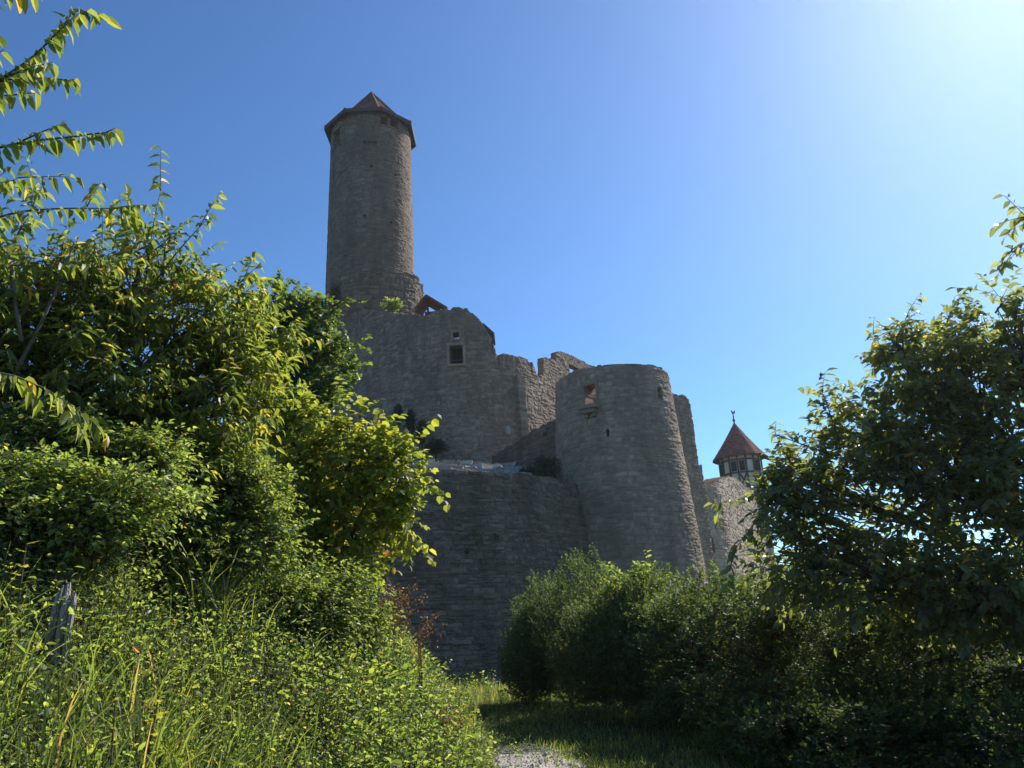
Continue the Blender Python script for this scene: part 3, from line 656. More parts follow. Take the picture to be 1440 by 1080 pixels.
# ------------------------------------------------------------------ vegetation
def TPL(mid, edge, fold=0.16, curl=0.25):
    """leaf: midrib stations and edge stations (t, half width)"""
    v = [(t, 0, 0) for t in mid]; nm = len(mid)
    for s in (1, -1): v += [(t, s * hw, 0) for (t, hw) in edge]
    v = np.array(v, float); v[:, 2] = fold * np.abs(v[:, 1]) - curl * v[:, 0] ** 2
    ne = len(edge); q, t3 = [], []
    for s in (0, 1):
        e0 = nm + s * ne
        def T(a, b, c): t3.append([a, b, c] if s == 0 else [a, c, b])
        T(0, 1, e0)
        for k in range(ne - 1):
            a, b, c, d = k + 1, k + 2, e0 + k + 1, e0 + k
            q.append([a, b, c, d] if s == 0 else [a, d, c, b])
        T(nm - 2, nm - 1, e0 + ne - 1)
    return v, np.array(q).reshape(-1, 4), np.array(t3)
LEAF = dict(
    long=TPL([0, .26, .62, 1.0], [(.24, .5), (.6, .42)], .25, .28),
    round=TPL([0, .2, .6, 1.0], [(.16, .45), (.62, .5)], .2, .2),
    oval=TPL([0, .3, .65, 1.0], [(.3, .5), (.65, .4)], .25, .15),
)
LEAF["dot"] = (np.array([[0, 0, 0], [.5, .5, .06], [1, 0, -.05], [.5, -.5, .06]]), np.zeros((0, 4), int), np.array([[0, 2, 1], [0, 3, 2]]))
_lo = [(0.0, 0), (-.05, .42), (.22, .34), (.42, .62), (.55, .28), (.72, .30), (1, 0)]
_v = np.array([[.35, 0, .05]] + [[a, b, -.06 * b] for a, b in _lo] + [[a, -b, -.06 * b] for a, b in _lo[1:-1]]); _n = len(_v) - 1
_cyc = list(range(1, len(_lo) + 1)) + list(range(_n, len(_lo), -1))
LEAF["lobed"] = (_v, np.zeros((0, 4), int), np.array([[0, _cyc[(i + 1) % _n], _cyc[i]] for i in range(_n)]))

class Foliage:
    def __init__(s): s.parts = []
    def add(s, kind, pos, d, n, L, W, tone):
        m = len(pos)
        if m == 0: return
        d = nrm(d); sd = nrm(np.cross(d, n)); n2 = np.cross(sd, d)
        L = np.broadcast_to(L, (m,)); W = np.broadcast_to(W, (m,))
        s.parts.append((kind, pos, d, sd, n2, L, W, np.broadcast_to(tone, (m,))))
    def build(s, name, mat, parent=None):
        V, Q, T, A = [], [], [], []; n0 = 0
        for (kind, pos, d, sd, n2, L, W, tone) in s.parts:
            v, q, t = LEAF[kind]; k = len(v); m = len(pos)
            VV = pos[:, None] + d[:, None] * (v[None, :, 0:1] * L[:, None, None]) + sd[:, None] * (v[None, :, 1:2] * W[:, None, None]) + n2[:, None] * (v[None, :, 2:3] * L[:, None, None])
            base = (np.arange(m) * k)[:, None, None] + n0
            V.append(VV.reshape(-1, 3)); A.append(np.repeat(tone, k)); n0 += m * k
            if len(q): Q.append((q[None] + base).reshape(-1, 4))
            if len(t): T.append((t[None] + base).reshape(-1, 3))
        return mesh_obj(name, np.vstack(V), [np.vstack(Q) if Q else [], np.vstack(T) if T else []], mat, parent, {"tone": np.concatenate(A)})

def lump(px, py, Y, rx, ry, ry_depth=None):
    c = at(px, py, Y); sc = np.linalg.norm(c - CAM) / math.hypot(FPX, math.hypot(px - 720, py - 540))
    return (c, np.array([rx * sc, (ry_depth if ry_depth else rx * sc), ry * sc]))

def grow(rng, fol, wood, lumps, n_shoot, slen, nleaf, leaf, L, W, up=0.5, droop=0.4, hang=0.0, inner=0.45, tone=(0.5, 0.22), twig=0.0035, pinn=False, spread=0.8, wts=None, boxy=1.0):
    """shoots spread through the lumps; leaves set alternately along each; returns shoot bases"""
    vol = np.array([np.prod(r) ** (2 / 3) for c, r in lumps]) if wts is None else np.array(wts, float)
    li = rng.choice(len(lumps), n_shoot, p=vol / vol.sum())
    C = np.array([c for c, r in lumps])[li]; Rr = np.array([r for c, r in lumps])[li]
    dr = nrm(rng.normal(size=(n_shoot, 3)))
    if boxy != 1.0:
        dr = np.sign(dr) * np.abs(dr) ** boxy; dr = dr / (np.abs(dr) ** (2 / boxy)).sum(1, keepdims=True) ** (boxy / 2)
    rad = inner + (1 - inner) * rng.random(n_shoot) ** 0.6
    rad = rad * (0.86 + 0.3 * noise2(dr[:, 0] * 2.3 + li * 5, dr[:, 2] * 2.3 + dr[:, 1], 7) * 2)
    base = C + dr * Rr * rad[:, None]
    d = nrm(nrm(dr * Rr) * 0.7 + np.array([0, 0, up]) + rng.normal(size=(n_shoot, 3)) * 0.45)
    ln = slen * rng.uniform(.5, 1.25, n_shoot)
    base = base - d * (ln * .55)[:, None]
    def pt(t): return base[:, None] + d[:, None] * (ln[:, None] * t)[..., None] + np.array([0, 0, -1.0]) * (droop * ln[:, None] * t ** 2)[..., None]
    tt = np.linspace(0, 1, 4)[None].repeat(n_shoot, 0); pp = pt(tt)
    if twig:
        for k in range(3): wood.segs(pp[:, k], pp[:, k + 1], twig * (1 - .25 * k), twig * (1 - .25 * (k + 1)), 3)
    t = (np.arange(nleaf)[None] + rng.random((n_shoot, nleaf)) * .8) / nleaf * .85 + .15
    p = pt(t); tan = nrm(d[:, None] + np.array([0, 0, -2.0]) * (droop * t)[..., None])
    sidev = nrm(np.cross(tan, np.array([0, 0, 1.0]) + rng.normal(size=tan.shape) * .25))
    alt = np.where((np.arange(nleaf) % 2 == 0), 1.0, -1.0)[None, :, None]
    ld = tan * 0.55 + sidev * alt * spread + rng.normal(size=tan.shape) * .3 + np.array([0, 0, -hang])
    ld[:, -1] = tan[:, -1] + np.array([0, 0, -hang * .5])
    ln_ = np.array([0, 0, 1.0]) + rng.normal(size=tan.shape) * .45 + nrm(dr * Rr)[:, None] * .35
    m = n_shoot * nleaf; LL = L * rng.uniform(.6, 1.2, m)
    tn = np.clip(np.repeat(rng.normal(tone[0], tone[1] * .6, n_shoot), nleaf) + rng.normal(0, tone[1], m), 0, 1)
    sp = rng.random(m); tn = np.where(sp > .985, np.minimum(1, .93 + .07 * rng.random(m)), np.minimum(tn, .9))
    pos = p.reshape(-1, 3)
    fol.add(leaf, pos, ld.reshape(-1, 3), ln_.reshape(-1, 3), LL, LL * W, tn)
    return base, li

def limbs(rng, wood, root, lumps, bases, li, r0, fork=None, sub=0.3, bend=0.25):
    root = np.asarray(root, float)
    cen = np.mean([c for c, r in lumps], 0)
    fk = np.asarray(fork, float) if fork is not None else root + (cen - root) * .35
    wood.tube(np.array([root - [0, 0, .25], root, root * .6 + fk * .4 + rng.normal(size=3) * .04, fk]), [r0 * 1.25, r0 * 1.1, r0 * .85, r0 * .75], 8)
    for k, (c, r) in enumerate(lumps):
        mid = fk * .45 + c * .55 + rng.normal(size=3) * bend * .35 + [0, 0, .12]
        wood.tube(np.array([fk, fk * .7 + mid * .3, mid, c, c + (c - mid) * .12]), np.array([.55, .5, .38, .22, .08]) * r0, 6)
        s = np.where(li == k)[0]; s = s[rng.random(len(s)) < sub]
        a = np.repeat(c[None], len(s), 0) + (mid - c) * rng.random((len(s), 1)) * .9
        m = (a + bases[s]) / 2 + rng.normal(size=(len(s), 3)) * .06
        wood.segs(a, m, r0 * .10, r0 * .07, 4); wood.segs(m, bases[s], r0 * .07, r0 * .04, 4)

def plant(name, label, cat, root, lumps, mat, woodmat, seed, n, slen, nleaf, leaf, L, W, r0=.06, parts=("trunk", "crown"), fork=None, sub=.3, extra=None, group=None, **kw):
    rng = np.random.default_rng(seed); fol, wood = Foliage(), MB()
    root = np.array([root[0], root[1], float(terrain(root[0], root[1])) if len(root) < 3 else root[2]])
    o = empty(name, root, label, cat, group)
    b, li = grow(rng, fol, wood, lumps, n, slen, nleaf, leaf, L, W, **kw)
    limbs(rng, wood, root, lumps, b, li, r0, fork, sub)
    if extra: extra(rng, fol, wood)
    wood.build(parts[0], woodmat, o, smooth=True); fol.build(parts[1], mat, o)
    return o

def spray(rng, fol, wood, pts, r0, leaf, L, W, step, hang=0.6, tone=(.55, .2), side=.35, sub=0, droop=.1):
    """a single leafy branch along a polyline of world points"""
    pts = np.asarray(pts, float); l = np.concatenate([[0], np.cumsum(np.linalg.norm(np.diff(pts, axis=0), axis=1))])
    u = np.linspace(0, l[-1], max(6, int(l[-1] / .08))); c = np.stack([np.interp(u, l, pts[:, k]) for k in range(3)], 1)
    k = np.ones(5) / 5; c[2:-2] = np.stack([np.convolve(c[:, j], k, 'valid') for j in range(3)], 1)
    wood.tube(c, r0 * (1 - .75 * u / l[-1]), 5)
    n = int(l[-1] / step); t = np.linspace(.12, 1, n); p = np.stack([np.interp(t * l[-1], u, c[:, k]) for k in range(3)], 1)
    tan = nrm(np.stack([np.interp(t * l[-1], u, np.gradient(c[:, k])) for k in range(3)], 1))
    sd = nrm(np.cross(tan, np.array([0, 0, 1.]))) * np.where(np.arange(n) % 2 == 0, 1, -1)[:, None]
    d = tan * .45 + sd * .7 + rng.normal(size=(n, 3)) * .25 + np.array([0, 0, -hang])
    LL = L * rng.uniform(.75, 1.2, n)
    fol.add(leaf, p, d, np.array([0, 0, 1.]) + rng.normal(size=(n, 3)) * .4, LL, LL * W, np.clip(rng.normal(tone[0], tone[1], n), 0, .97))
    if sub:
        ii = rng.choice(n, sub, replace=False)
        for i in ii:
            dd = nrm(tan[i] * .7 + sd[i] * .6 + rng.normal(size=3) * .25); ln = rng.uniform(.2, .45)
            e = p[i] + dd * ln; spray(rng, fol, wood, [p[i], p[i] + dd * ln * .5, e + [0, 0, -droop * ln]], r0 * .45, leaf, L, W, step * 1.1, hang, tone)

# overhanging cherry, stem left of the frame
def branch_px(l): return [at(x, y, Y) for (x, y, Y) in l]
rng = np.random.default_rng(61); fol, wood = Foliage(), MB()
root = np.array([-4.7, 3.3, float(terrain(-4.7, 3.3))])
ct = empty("cherry_tree", root, "overhanging cherry branches with drooping leaves against the sky, top left corner", "tree")
fork = np.array([-4.3, 3.6, 3.6]); wood.tube([root - [0, 0, .3], root, (root + fork) / 2 + [.1, 0, 0], fork, fork + [-.1, .2, 1.6], fork + [0, .4, 2.6]], [.15, .13, .1, .085, .055, .03], 8)
for bl, sub in (([(-170, 200, 3.8), (-40, 135, 4.1), (20, 100, 4.3), (62, 68, 4.4), (100, 20, 4.5), (112, 12, 4.5)], 9), ([(-170, 240, 3.9), (-20, 212, 4.2), (40, 198, 4.4), (100, 192, 4.5), (140, 190, 4.55), (163, 180, 4.6)], 3), ([(-120, 150, 4.0), (-20, 120, 4.2), (25, 105, 4.3), (60, 112, 4.4), (108, 112, 4.45)], 5), ([(-150, -40, 4), (-60, -20, 4), (0, -12, 4.1), (50, -8, 4.2)], 4), ([(-160, 150, 4.2), (-60, 140, 4.4), (10, 135, 4.5), (50, 130, 4.6)], 4)):
    pts = branch_px(bl); pts = [fork + (pts[0] - fork) * .0 + [0, 0, .6]] + pts
    spray(rng, fol, wood, pts, .017, "long", .12, .40, .027, hang=.75, sub=sub)
wood.build("trunk", MAT["twig"], ct, smooth=True); fol.build("crown", MAT["cherry"], ct)

# main cherry tree on the bank
L1 = [lump(60, 420, 5.4, 130, 110), lump(190, 400, 5.8, 110, 95), lump(285, 450, 6.2, 90, 85), lump(120, 545, 5.6, 140, 100), lump(300, 545, 6.3, 110, 90), lump(-40, 520, 5.2, 130, 130), lump(235, 620, 6.2, 120, 80), lump(360, 480, 6.6, 55, 60)]
def cherry_extra(rng, fol, wood):
    for bl in ([(130, 470, 5.6), (165, 400, 5.6), (180, 330, 5.6), (180, 262, 5.6)], [(180, 470, 5.6), (205, 400, 5.6), (214, 320, 5.6), (226, 268, 5.6)], [(190, 440, 5.8), (235, 370, 5.8), (275, 325, 5.8), (294, 305, 5.8)],
               [(280, 450, 6.2), (320, 410, 6.2), (355, 385, 6.2)], [(-60, 330, 4.7), (0, 300, 4.8), (80, 292, 4.9), (190, 294, 5.0)], [(-50, 270, 4.7), (0, 262, 4.8), (25, 250, 4.8)], [(-50, 520, 4.2), (0, 520, 4.2), (60, 540, 4.3), (120, 585, 4.4)],
               [(-60, 360, 4.6), (0, 370, 4.6), (60, 380, 4.7), (95, 365, 4.8)], [(20, 340, 5.6), (40, 300, 5.6), (62, 258, 5.6)]):
        spray(rng, fol, wood, branch_px(bl), .010, "long", .11, .36, .032, hang=.65, sub=4)
    for bl in ([(10, 545, 5.0), (50, 470, 5.0), (85, 395, 5.0), (105, 340, 5.0)], [(30, 480, 4.9), (22, 430, 4.9), (18, 380, 4.9)], [(-10, 500, 5.0), (20, 455, 5.0), (40, 430, 5.0)]):
        wood.tube(branch_px(bl), [.016, .013, .010, .006][:len(bl)], 6, tone=.9)
plant("cherry_tree", "large cherry tree with long drooping leaves covering the left bank", "tree", (-4.0, 6.3), L1, MAT["cherry"], MAT["bark"], 62, 1500, .55, 11, "long", .098, .34, r0=.11, hang=.55, up=.45, droop=.25, extra=cherry_extra, sub=.3)

# field maple behind
L2 = [lump(420, 470, 12.5, 70, 65), lump(455, 520, 12.5, 45, 55), lump(390, 440, 12.8, 55, 45), lump(440, 440, 12.5, 45, 25), lump(350, 500, 12.8, 70, 90), lump(410, 560, 12.6, 70, 60)]
def maple_extra(rng, fol, wood):
    for bl in ([(400, 440, 12.5), (396, 405, 12.5), (392, 380, 12.5)], [(470, 470, 12.5), (490, 485, 12.5), (508, 480, 12.5)], [(465, 440, 12.5), (480, 428, 12.5), (494, 421, 12.5)], [(470, 510, 12.5), (490, 520, 12.5), (505, 517, 12.5)], [(450, 430, 12.5), (430, 412, 12.5), (424, 408, 12.5)]):
        spray(rng, fol, wood, branch_px(bl), .012, "lobed", .085, .95, .035, hang=.15, sub=4)
plant("field_maple", "dark green field maple rising between the cherry tree and the castle keep", "tree", (-4.2, 13.2), L2, MAT["maple"], MAT["bark"], 63, 1100, .5, 14, "lobed", .075, .95, r0=.11, hang=.15, up=.15, droop=.15, extra=maple_extra, sub=.2)

# hazel at the edge of the bank
L3 = [lump(490, 640, 8.4, 75, 70), lump(545, 665, 8.3, 50, 70), lump(430, 620, 8.6, 60, 60), lump(500, 740, 8.5, 75, 75), lump(560, 720, 8.3, 35, 55), lump(440, 720, 8.8, 80, 90), lump(400, 580, 8.8, 60, 45)]
def hazel_extra(rng, fol, wood):
    for bl in ([(500, 640, 8.3), (508, 590, 8.3), (506, 565, 8.3)], [(550, 650, 8.2), (580, 620, 8.2), (592, 612, 8.2)], [(560, 680, 8.2), (590, 675, 8.2), (612, 690, 8.2)], [(470, 610, 8.4), (480, 560, 8.4), (478, 545, 8.4)], [(540, 640, 8.3), (555, 600, 8.3), (553, 590, 8.3)], [(560, 740, 8.2), (585, 760, 8.2), (598, 770, 8.2)], [(420, 590, 8.6), (420, 555, 8.6), (425, 540, 8.6)]):
        spray(rng, fol, wood, branch_px(bl), .009, "round", .085, .82, .04, hang=.3, sub=3)
plant("hazel_bush", "bright yellow-green hazel bush with round leaves in front of the retaining wall", "bush", (-1.95, 8.7), L3, MAT["hazel"], MAT["twig"], 64, 1050, .36, 9, "round", .075, .82, r0=.05, hang=.3, up=.4, droop=.2, inner=.5, extra=hazel_extra, sub=.3, parts=("stems", "leaves"))

# ---- where the weathered stump stands: its top shows at one spot above the plants
for k in range(300):
    tpz = at(88, 820, 3.0 + .01 * k); sp = tpz.copy(); sp[2] = terrain(sp[0], sp[1])
    if tpz[2] - sp[2] < .36: break
def off_stump(x, y): return np.hypot((x - sp[0] * (1 - .04)), y - (sp[1] - .18)) > .13
# shrubs on the bank
def hlump(x, y, h, rx, ry): return (np.array([x, y, terrain(x, y) + h * .5]), np.array([rx, ry, h * .53]))
SH = [("dogwood_bush", "glossy dark dogwood bush under the cherry tree beside the hazel", (-2.35, 6.5), [lump(330, 680, 6.3, 80, 70), lump(255, 640, 6.1, 80, 60), lump(370, 750, 6.3, 60, 55), lump(240, 720, 5.9, 75, 50), lump(310, 770, 6.0, 70, 35)], "elder", "oval", .048, .6, 1500, 65),
      ("bramble_bush", "tangled bramble bush on the bank at the left edge", (-2.9, 4.8), [lump(50, 670, 4.7, 110, 42), lump(170, 690, 4.9, 95, 42), lump(-40, 700, 4.4, 90, 50), lump(140, 735, 4.7, 70, 40), lump(40, 715, 4.5, 80, 40), lump(90, 605, 5.1, 60, 42), lump(215, 635, 5.3, 55, 45), lump(-20, 620, 4.9, 60, 45)], "herb", "oval", .042, .65, 1900, 66),
      ("elder_bush", "leafy elder bush at the foot of the hazel on the bank edge", (-1.75, 7.1), [lump(470, 815, 7.3, 60, 35), lump(430, 845, 6.9, 60, 35), lump(380, 830, 6.6, 60, 40), hlump(-1.75, 7.2, .7, .4, .45), hlump(-1.6, 7.8, .7, .4, .4)], "elder", "oval", .05, .55, 1000, 67)]
for nm_, lb, rt, lp, mt, lf, LL_, WW_, n_, sd_ in SH:
    plant(nm_, lb, "bush", rt, lp, MAT[mt], MAT["twig"], sd_, n_, .48, 11, lf, LL_, WW_, r0=.03, hang=.1, up=.55, droop=.3, inner=.3, parts=("stems", "leaves"))

# walnut on the right
L5 = [lump(1330, 520, 8.0, 110, 90), lump(1420, 480, 7.6, 90, 90), lump(1230, 600, 8.4, 100, 75), lump(1140, 670, 8.8, 75, 65), lump(1330, 660, 8.2, 130, 90), lump(1440, 640, 7.6, 100, 120), lump(1115, 780, 8.8, 70, 75), lump(1225, 790, 8.6, 105, 90), lump(1345, 815, 8.2, 115, 95), lump(1470, 810, 7.6, 100, 120), lump(1265, 490, 8.2, 45, 40), lump(1090, 700, 8.8, 45, 60)]
def walnut_extra(rng, fol, wood):
    for bl in ([(1120, 680, 8.5), (1070, 695, 8.4), (1030, 705, 8.4), (1002, 708, 8.3)], [(1100, 700, 8.5), (1065, 730, 8.4), (1045, 755, 8.4), (1032, 775, 8.4)], [(1120, 660, 8.6), (1095, 625, 8.6), (1088, 600, 8.6)], [(1180, 620, 8.5), (1160, 560, 8.5), (1155, 548, 8.5)], [(1250, 520, 8.2), (1235, 480, 8.2), (1228, 470, 8.2)],
               [(1330, 460, 8), (1340, 425, 8), (1362, 405, 8)], [(1400, 440, 7.6), (1420, 410, 7.6), (1445, 400, 7.6)], [(1470, 420, 7.2), (1480, 350, 7.0), (1440, 300, 6.9), (1412, 275, 6.9)], [(1478, 350, 7.0), (1450, 338, 6.9), (1420, 345, 6.9), (1408, 372, 6.9)], [(1485, 360, 7.0), (1460, 310, 6.9), (1432, 290, 6.9)], [(1270, 490, 8.2), (1268, 455, 8.2), (1280, 440, 8.2)]):
        spray(rng, fol, wood, branch_px(bl), .011, "oval", .115, .5, .04, hang=.35, sub=3, droop=.3)
    wood.tube(branch_px([(1350, 640, 8.1), (1440, 520, 7.6), (1480, 440, 7.3), (1480, 350, 7.0)]), [.04, .03, .02, .01], 6)
plant("walnut_tree", "broad walnut tree on the right with glossy leaves and a few yellow ones", "tree", (7.4, 9.8), L5, MAT["walnut"], MAT["bark"], 68, 2000, .45, 11, "oval", .105, .5, r0=.14, hang=.3, up=.35, droop=.25, inner=.35, extra=walnut_extra, sub=.35)

# hedge along the right of the path: one clipped privet run, elder in it, thicket beyond
H1 = [hlump(0.25, 19.3, 2.5, .8, 1.2), hlump(0.75, 19.0, 2.75, 1.0, 1.4), hlump(1.5, 17.5, 2.95, 1.3, 1.6), hlump(2.3, 16.0, 2.7, 1.4, 1.7), hlump(3.4, 15.0, 2.5, 1.6, 1.7), hlump(4.6, 14.2, 2.35, 1.6, 1.7), hlump(0.1, 18.8, 1.8, .75, 1.2), hlump(1.3, 15.8, 2.3, .9, 1.6), hlump(2.0, 14.6, 2.3, .9, 1.3), hlump(5.8, 13.4, 2.2, 1.6, 1.7)]
plant("privet_hedge", "overgrown privet hedge with a sunlit top and dark side right of the path", "hedge", (1.9, 17.0), H1, MAT["hedge"], MAT["twig"], 70, 15000, .38, 14, "dot", .062, .6, r0=.05, up=.9, droop=.05, inner=.55, twig=.003, sub=.05, parts=("stems", "leaves"))
E1 = [lump(885, 850, 15.0, 42, 45), lump(865, 820, 15.0, 25, 25), lump(905, 810, 15.0, 22, 22), lump(880, 900, 15.0, 50, 50)]
def elder_extra(rng, fol, wood):
    for bl in ([(880, 840, 15), (862, 810, 15), (852, 792, 15)], [(895, 840, 15), (905, 805, 15), (910, 785, 15)], [(900, 840, 15), (925, 820, 15), (935, 812, 15)]):
        spray(rng, fol, wood, branch_px(bl), .01, "oval", .10, .5, .04, hang=.2, sub=4)
plant("elder_bush", "broad-leaved elder bush poking out of the hedge top below the round tower", "bush", (2.2, 15.2), E1, MAT["elder"], MAT["twig"], 71, 330, .4, 11, "oval", .09, .5, r0=.04, hang=.15, up=.6, droop=.15, extra=elder_extra, parts=("stems", "leaves"))
H2 = [hlump(3.0, 11.8, 2.3, 1.1, 1.8), hlump(4.1, 10.9, 2.15, 1.3, 1.6), hlump(5.2, 10.2, 2.05, 1.4, 1.5), hlump(6.6, 9.6, 1.95, 1.5, 1.4), hlump(2.75, 9.8, .7, .7, 1.0), hlump(3.6, 9.0, .75, 1.1, .9), hlump(5.0, 8.2, .75, 1.2, .9), hlump(6.4, 7.6, .75, 1.2, .9), hlump(2.5, 13.4, 2.15, .9, 1.6)]
plant("bramble_thicket", "dark shaded bramble thicket under the walnut tree beside the path", "bush", (3.8, 10.8), H2, MAT["hedge"], MAT["twig"], 72, 13000, .36, 11, "dot", .062, .65, r0=.04, up=.6, droop=.15, inner=.5, sub=.05, boxy=.65, parts=("stems", "leaves"))

# plants on the castle
def wall_plant(name, label, px, py, Y, rx, ry, mat, seed, n=70, leaf="dot", L=.14, cat="bush", sl=.5, up=.8, extra=None):
    c, r = lump(px, py, Y, rx, ry); root = (c[0], c[1] + r[1] * .4, c[2] - r[2] * .9)
    plant(name, label, cat, root, [(c, r)], MAT[mat], MAT["twig"], seed, n, sl, 10, leaf, L, .6, r0=.04, up=up, droop=.05, inner=.2, parts=("stems", "leaves"), sub=.3, twig=.006)
wall_plant("wall_shrub", "small sunlit green shrub growing on the wall top at the foot of the keep", 551, 430, 44.0, 15, 10, "elder", 80, 90, L=.16)
wall_plant("ivy_clump", "dark ivy clinging to the left foot of the keep", 472, 418, 50.5, 10, 26, "ivy", 81, 160, L=.16, cat="ivy")
for (px, py, rx, ry, sd_, lb) in ((560, 584, 5, 15, 82, "dark upright bush against the curtain wall, leftmost of the three there"), (577, 594, 6, 22, 83, "dark upright bush against the curtain wall, middle and tallest of the three there"), (593, 608, 6, 18, 84, "dark upright bush against the curtain wall, rightmost of the three there")):
    wall_plant("wall_bush", lb, px, py, 41.2, rx, ry, "ivy", sd_, 150, L=.15, up=1.6)
    bpy.data.objects[[o.name for o in bpy.data.objects if o.name.startswith("wall_bush")][-1]]["group"] = "dark bushes at the foot of the curtain wall"
c_, r_ = lump(768, 655, 34.6, 26, 20); cb, rb_ = lump(742, 664, 34.0, 24, 9)
plant("ivy_mat", "dark ivy trailing in the corner between parapet wall and round tower", "ivy", (c_[0], c_[1], c_[2] - r_[2]), [(c_, np.array([r_[0], .35, r_[2]])), (cb, np.array([rb_[0], .4, rb_[2]]))], MAT["ivy"], MAT["twig"], 86, 330, .3, 9, "dot", .10, .7, r0=.03, up=-.4, droop=.2, inner=.1, parts=("stems", "leaves"), sub=.2)
wall_plant("low_shrub", "low rounded dark shrub at the foot of the curtain wall above the ledge", 612, 629, 40.5, 15, 9, "ivy", 85, 220, L=.15)
for k, (px, py) in enumerate(((672, 746), (661, 772), (706, 752))):
    u, z = bw.hit(px, py); p, n = bw(np.array([u]), np.array([z])); p = p[0] - n[0] * .02
    plant("wall_fern", ["larger green tuft growing from a joint of the retaining wall, upper left of three", "small green tuft in the retaining wall, lowest of three", "small green tuft in the retaining wall, rightmost of three"][k], "plant", (p[0], p[1], p[2] - .1), [(p + n[0] * .05, np.array([.16, .1, .16]) * (1.3 if k == 0 else .8))], MAT["maple"], MAT["twig"], 90 + k, 26, .15, 6, "dot", .05, .6, r0=.008, parts=("stems", "leaves"), inner=.1, group="green tufts in the retaining wall")

st = empty("tree_stump", sp, "grey weathered split wooden post stump leaning in the bank plants", "stump")
mb = MB(); rg = np.random.default_rng(9)
for k in range(15):
    a_ = k * 2.4; rr = .045 * math.sqrt((k + .5) / 15); hh = (tpz[2] - sp[2]) * rg.uniform(.78, 1.06) - rr * .8; ww = rg.uniform(.009, .018)
    b0 = sp + [rr * 1.15 * math.cos(a_), rr * 1.15 * math.sin(a_), -.15]; t0 = sp + np.array([rr * math.cos(a_) + .03, rr * math.sin(a_), hh])
    mb.tube([b0, b0 * .5 + t0 * .5 + rg.normal(size=3) * .004, t0 * .9 + b0 * .1, t0], [ww * 1.2, ww * 1.1, ww, ww * .35], 5, tone=rg.uniform(.1, 1))
mb.build("split_wood", MAT["stump"], st, smooth=False)

# ---- ground cover on the bank
def cover_points(rng, n, x0, x1, y0, y1, dens):
    x = rng.uniform(x0, x1, n); y = rng.uniform(y0, y1, n); k = rng.random(n) < dens(x, y); return x[k], y[k]
def blades(rng, x, y, h, w_, lean=.5, dirx=None, tone=(.5, .25)):
    m = len(x); base = np.stack([x, y, terrain(x, y) - .02], 1); a = rng.uniform(0, 2 * math.pi, m)
    ld = np.stack([np.cos(a), np.sin(a), np.zeros(m)], 1); L = h * rng.uniform(.55, 1.3, m); ln = lean * rng.uniform(.2, 1.5, m)
    fa = rng.uniform(0, 2 * math.pi, m); sd = np.stack([np.cos(fa), np.sin(fa), np.zeros(m)], 1)
    V = []
    for t, ww in ((0, .8), (.35, 1), (.7, .7), (1, 0)):
        c = base + np.array([0, 0, 1.]) * (L * (t - .28 * np.minimum(ln, 1.6) * t ** 2.5))[:, None] + ld * (L * ln * t ** 2 * .8)[:, None]
        if ww: V += [c - sd * (w_ * ww / 2 * L / h)[:, None], c + sd * (w_ * ww / 2 * L / h)[:, None]]
        else: V += [c]
    V = np.stack(V, 1).reshape(-1, 3); b = (np.arange(m) * 7)[:, None, None]
    q = (np.array([[0, 1, 3, 2], [2, 3, 5, 4]])[None] + b).reshape(-1, 4); t3 = (np.array([[4, 5, 6]])[None] + b).reshape(-1, 3)
    return V, q, t3, np.repeat(np.clip(rng.normal(tone[0], tone[1], m), 0, 1), 7)
def join_blades(name, lst, mat, parent=None):
    V, Q, T, A = [], [], [], []; n0 = 0
    for v, q, t, a in lst: V.append(v); Q.append(q + n0); T.append(t + n0); A.append(a); n0 += len(v)
    return mesh_obj(name, np.vstack(V), [np.vstack(Q), np.vstack(T)], mat, parent, {"tone": np.concatenate(A)})
def herbs(rng, fol, stems, x, y, h, nl, leaf, L, W, tone=(.5, .2), up=.35):
    m = len(x); base = np.stack([x, y, terrain(x, y) - .02], 1); hh = h * rng.uniform(.5, 1.25, m)
    d = nrm(np.stack([rng.normal(0, .3, m), rng.normal(0, .3, m), np.ones(m)], 1)); tip = base + d * hh[:, None]
    stems.segs(base, tip, .0025, .0012, 3, tone=.5)
    t = (np.arange(nl)[None] + rng.random((m, nl))) / nl * .8 + .2
    p = base[:, None] + (d * hh[:, None])[:, None] * t[..., None]
    a = rng.uniform(0, 6.28, (m, 1)) + np.arange(nl)[None] * 2.4 + rng.normal(0, .3, (m, nl))
    ld = np.stack([np.cos(a), np.sin(a), up + rng.normal(0, .35, a.shape)], -1)
    nn = np.array([.25, -.2, .7]) + rng.normal(size=ld.shape) * .55
    LL = L * rng.uniform(.5, 1.2, m * nl) * np.repeat(rng.uniform(.7, 1.25, m), nl)
    tn = np.clip(np.repeat(rng.normal(tone[0], tone[1], m), nl) + rng.normal(0, tone[1] * .5, m * nl), 0, .89); tn = np.where(rng.random(m * nl) > .985, .94 + .06 * rng.random(m * nl), tn)
    fol.add(leaf, p.reshape(-1, 3), ld.reshape(-1, 3), nn.reshape(-1, 3), LL, LL * W * rng.uniform(.7, 1.25, m * nl), tn)
rng = np.random.default_rng(100)
def on_bank(x, y): return off_stump(x, y) & (x < foot(y) + .1) & (x > -1.05 * y * .75 - 2.2)
fol, stems = Foliage(), MB()
def patch(x, y, s, sc=.9): return fbm(x * sc, y * sc, s, 3) + .5
x, y = cover_points(rng, 62000, -8, .2, 1.6, 9.5, lambda x, y: on_bank(x, y) * np.clip(1.6 * patch(x, y, 41) - .1, 0.1, 1) * np.clip(1.5 - y * .09, .4, 1))
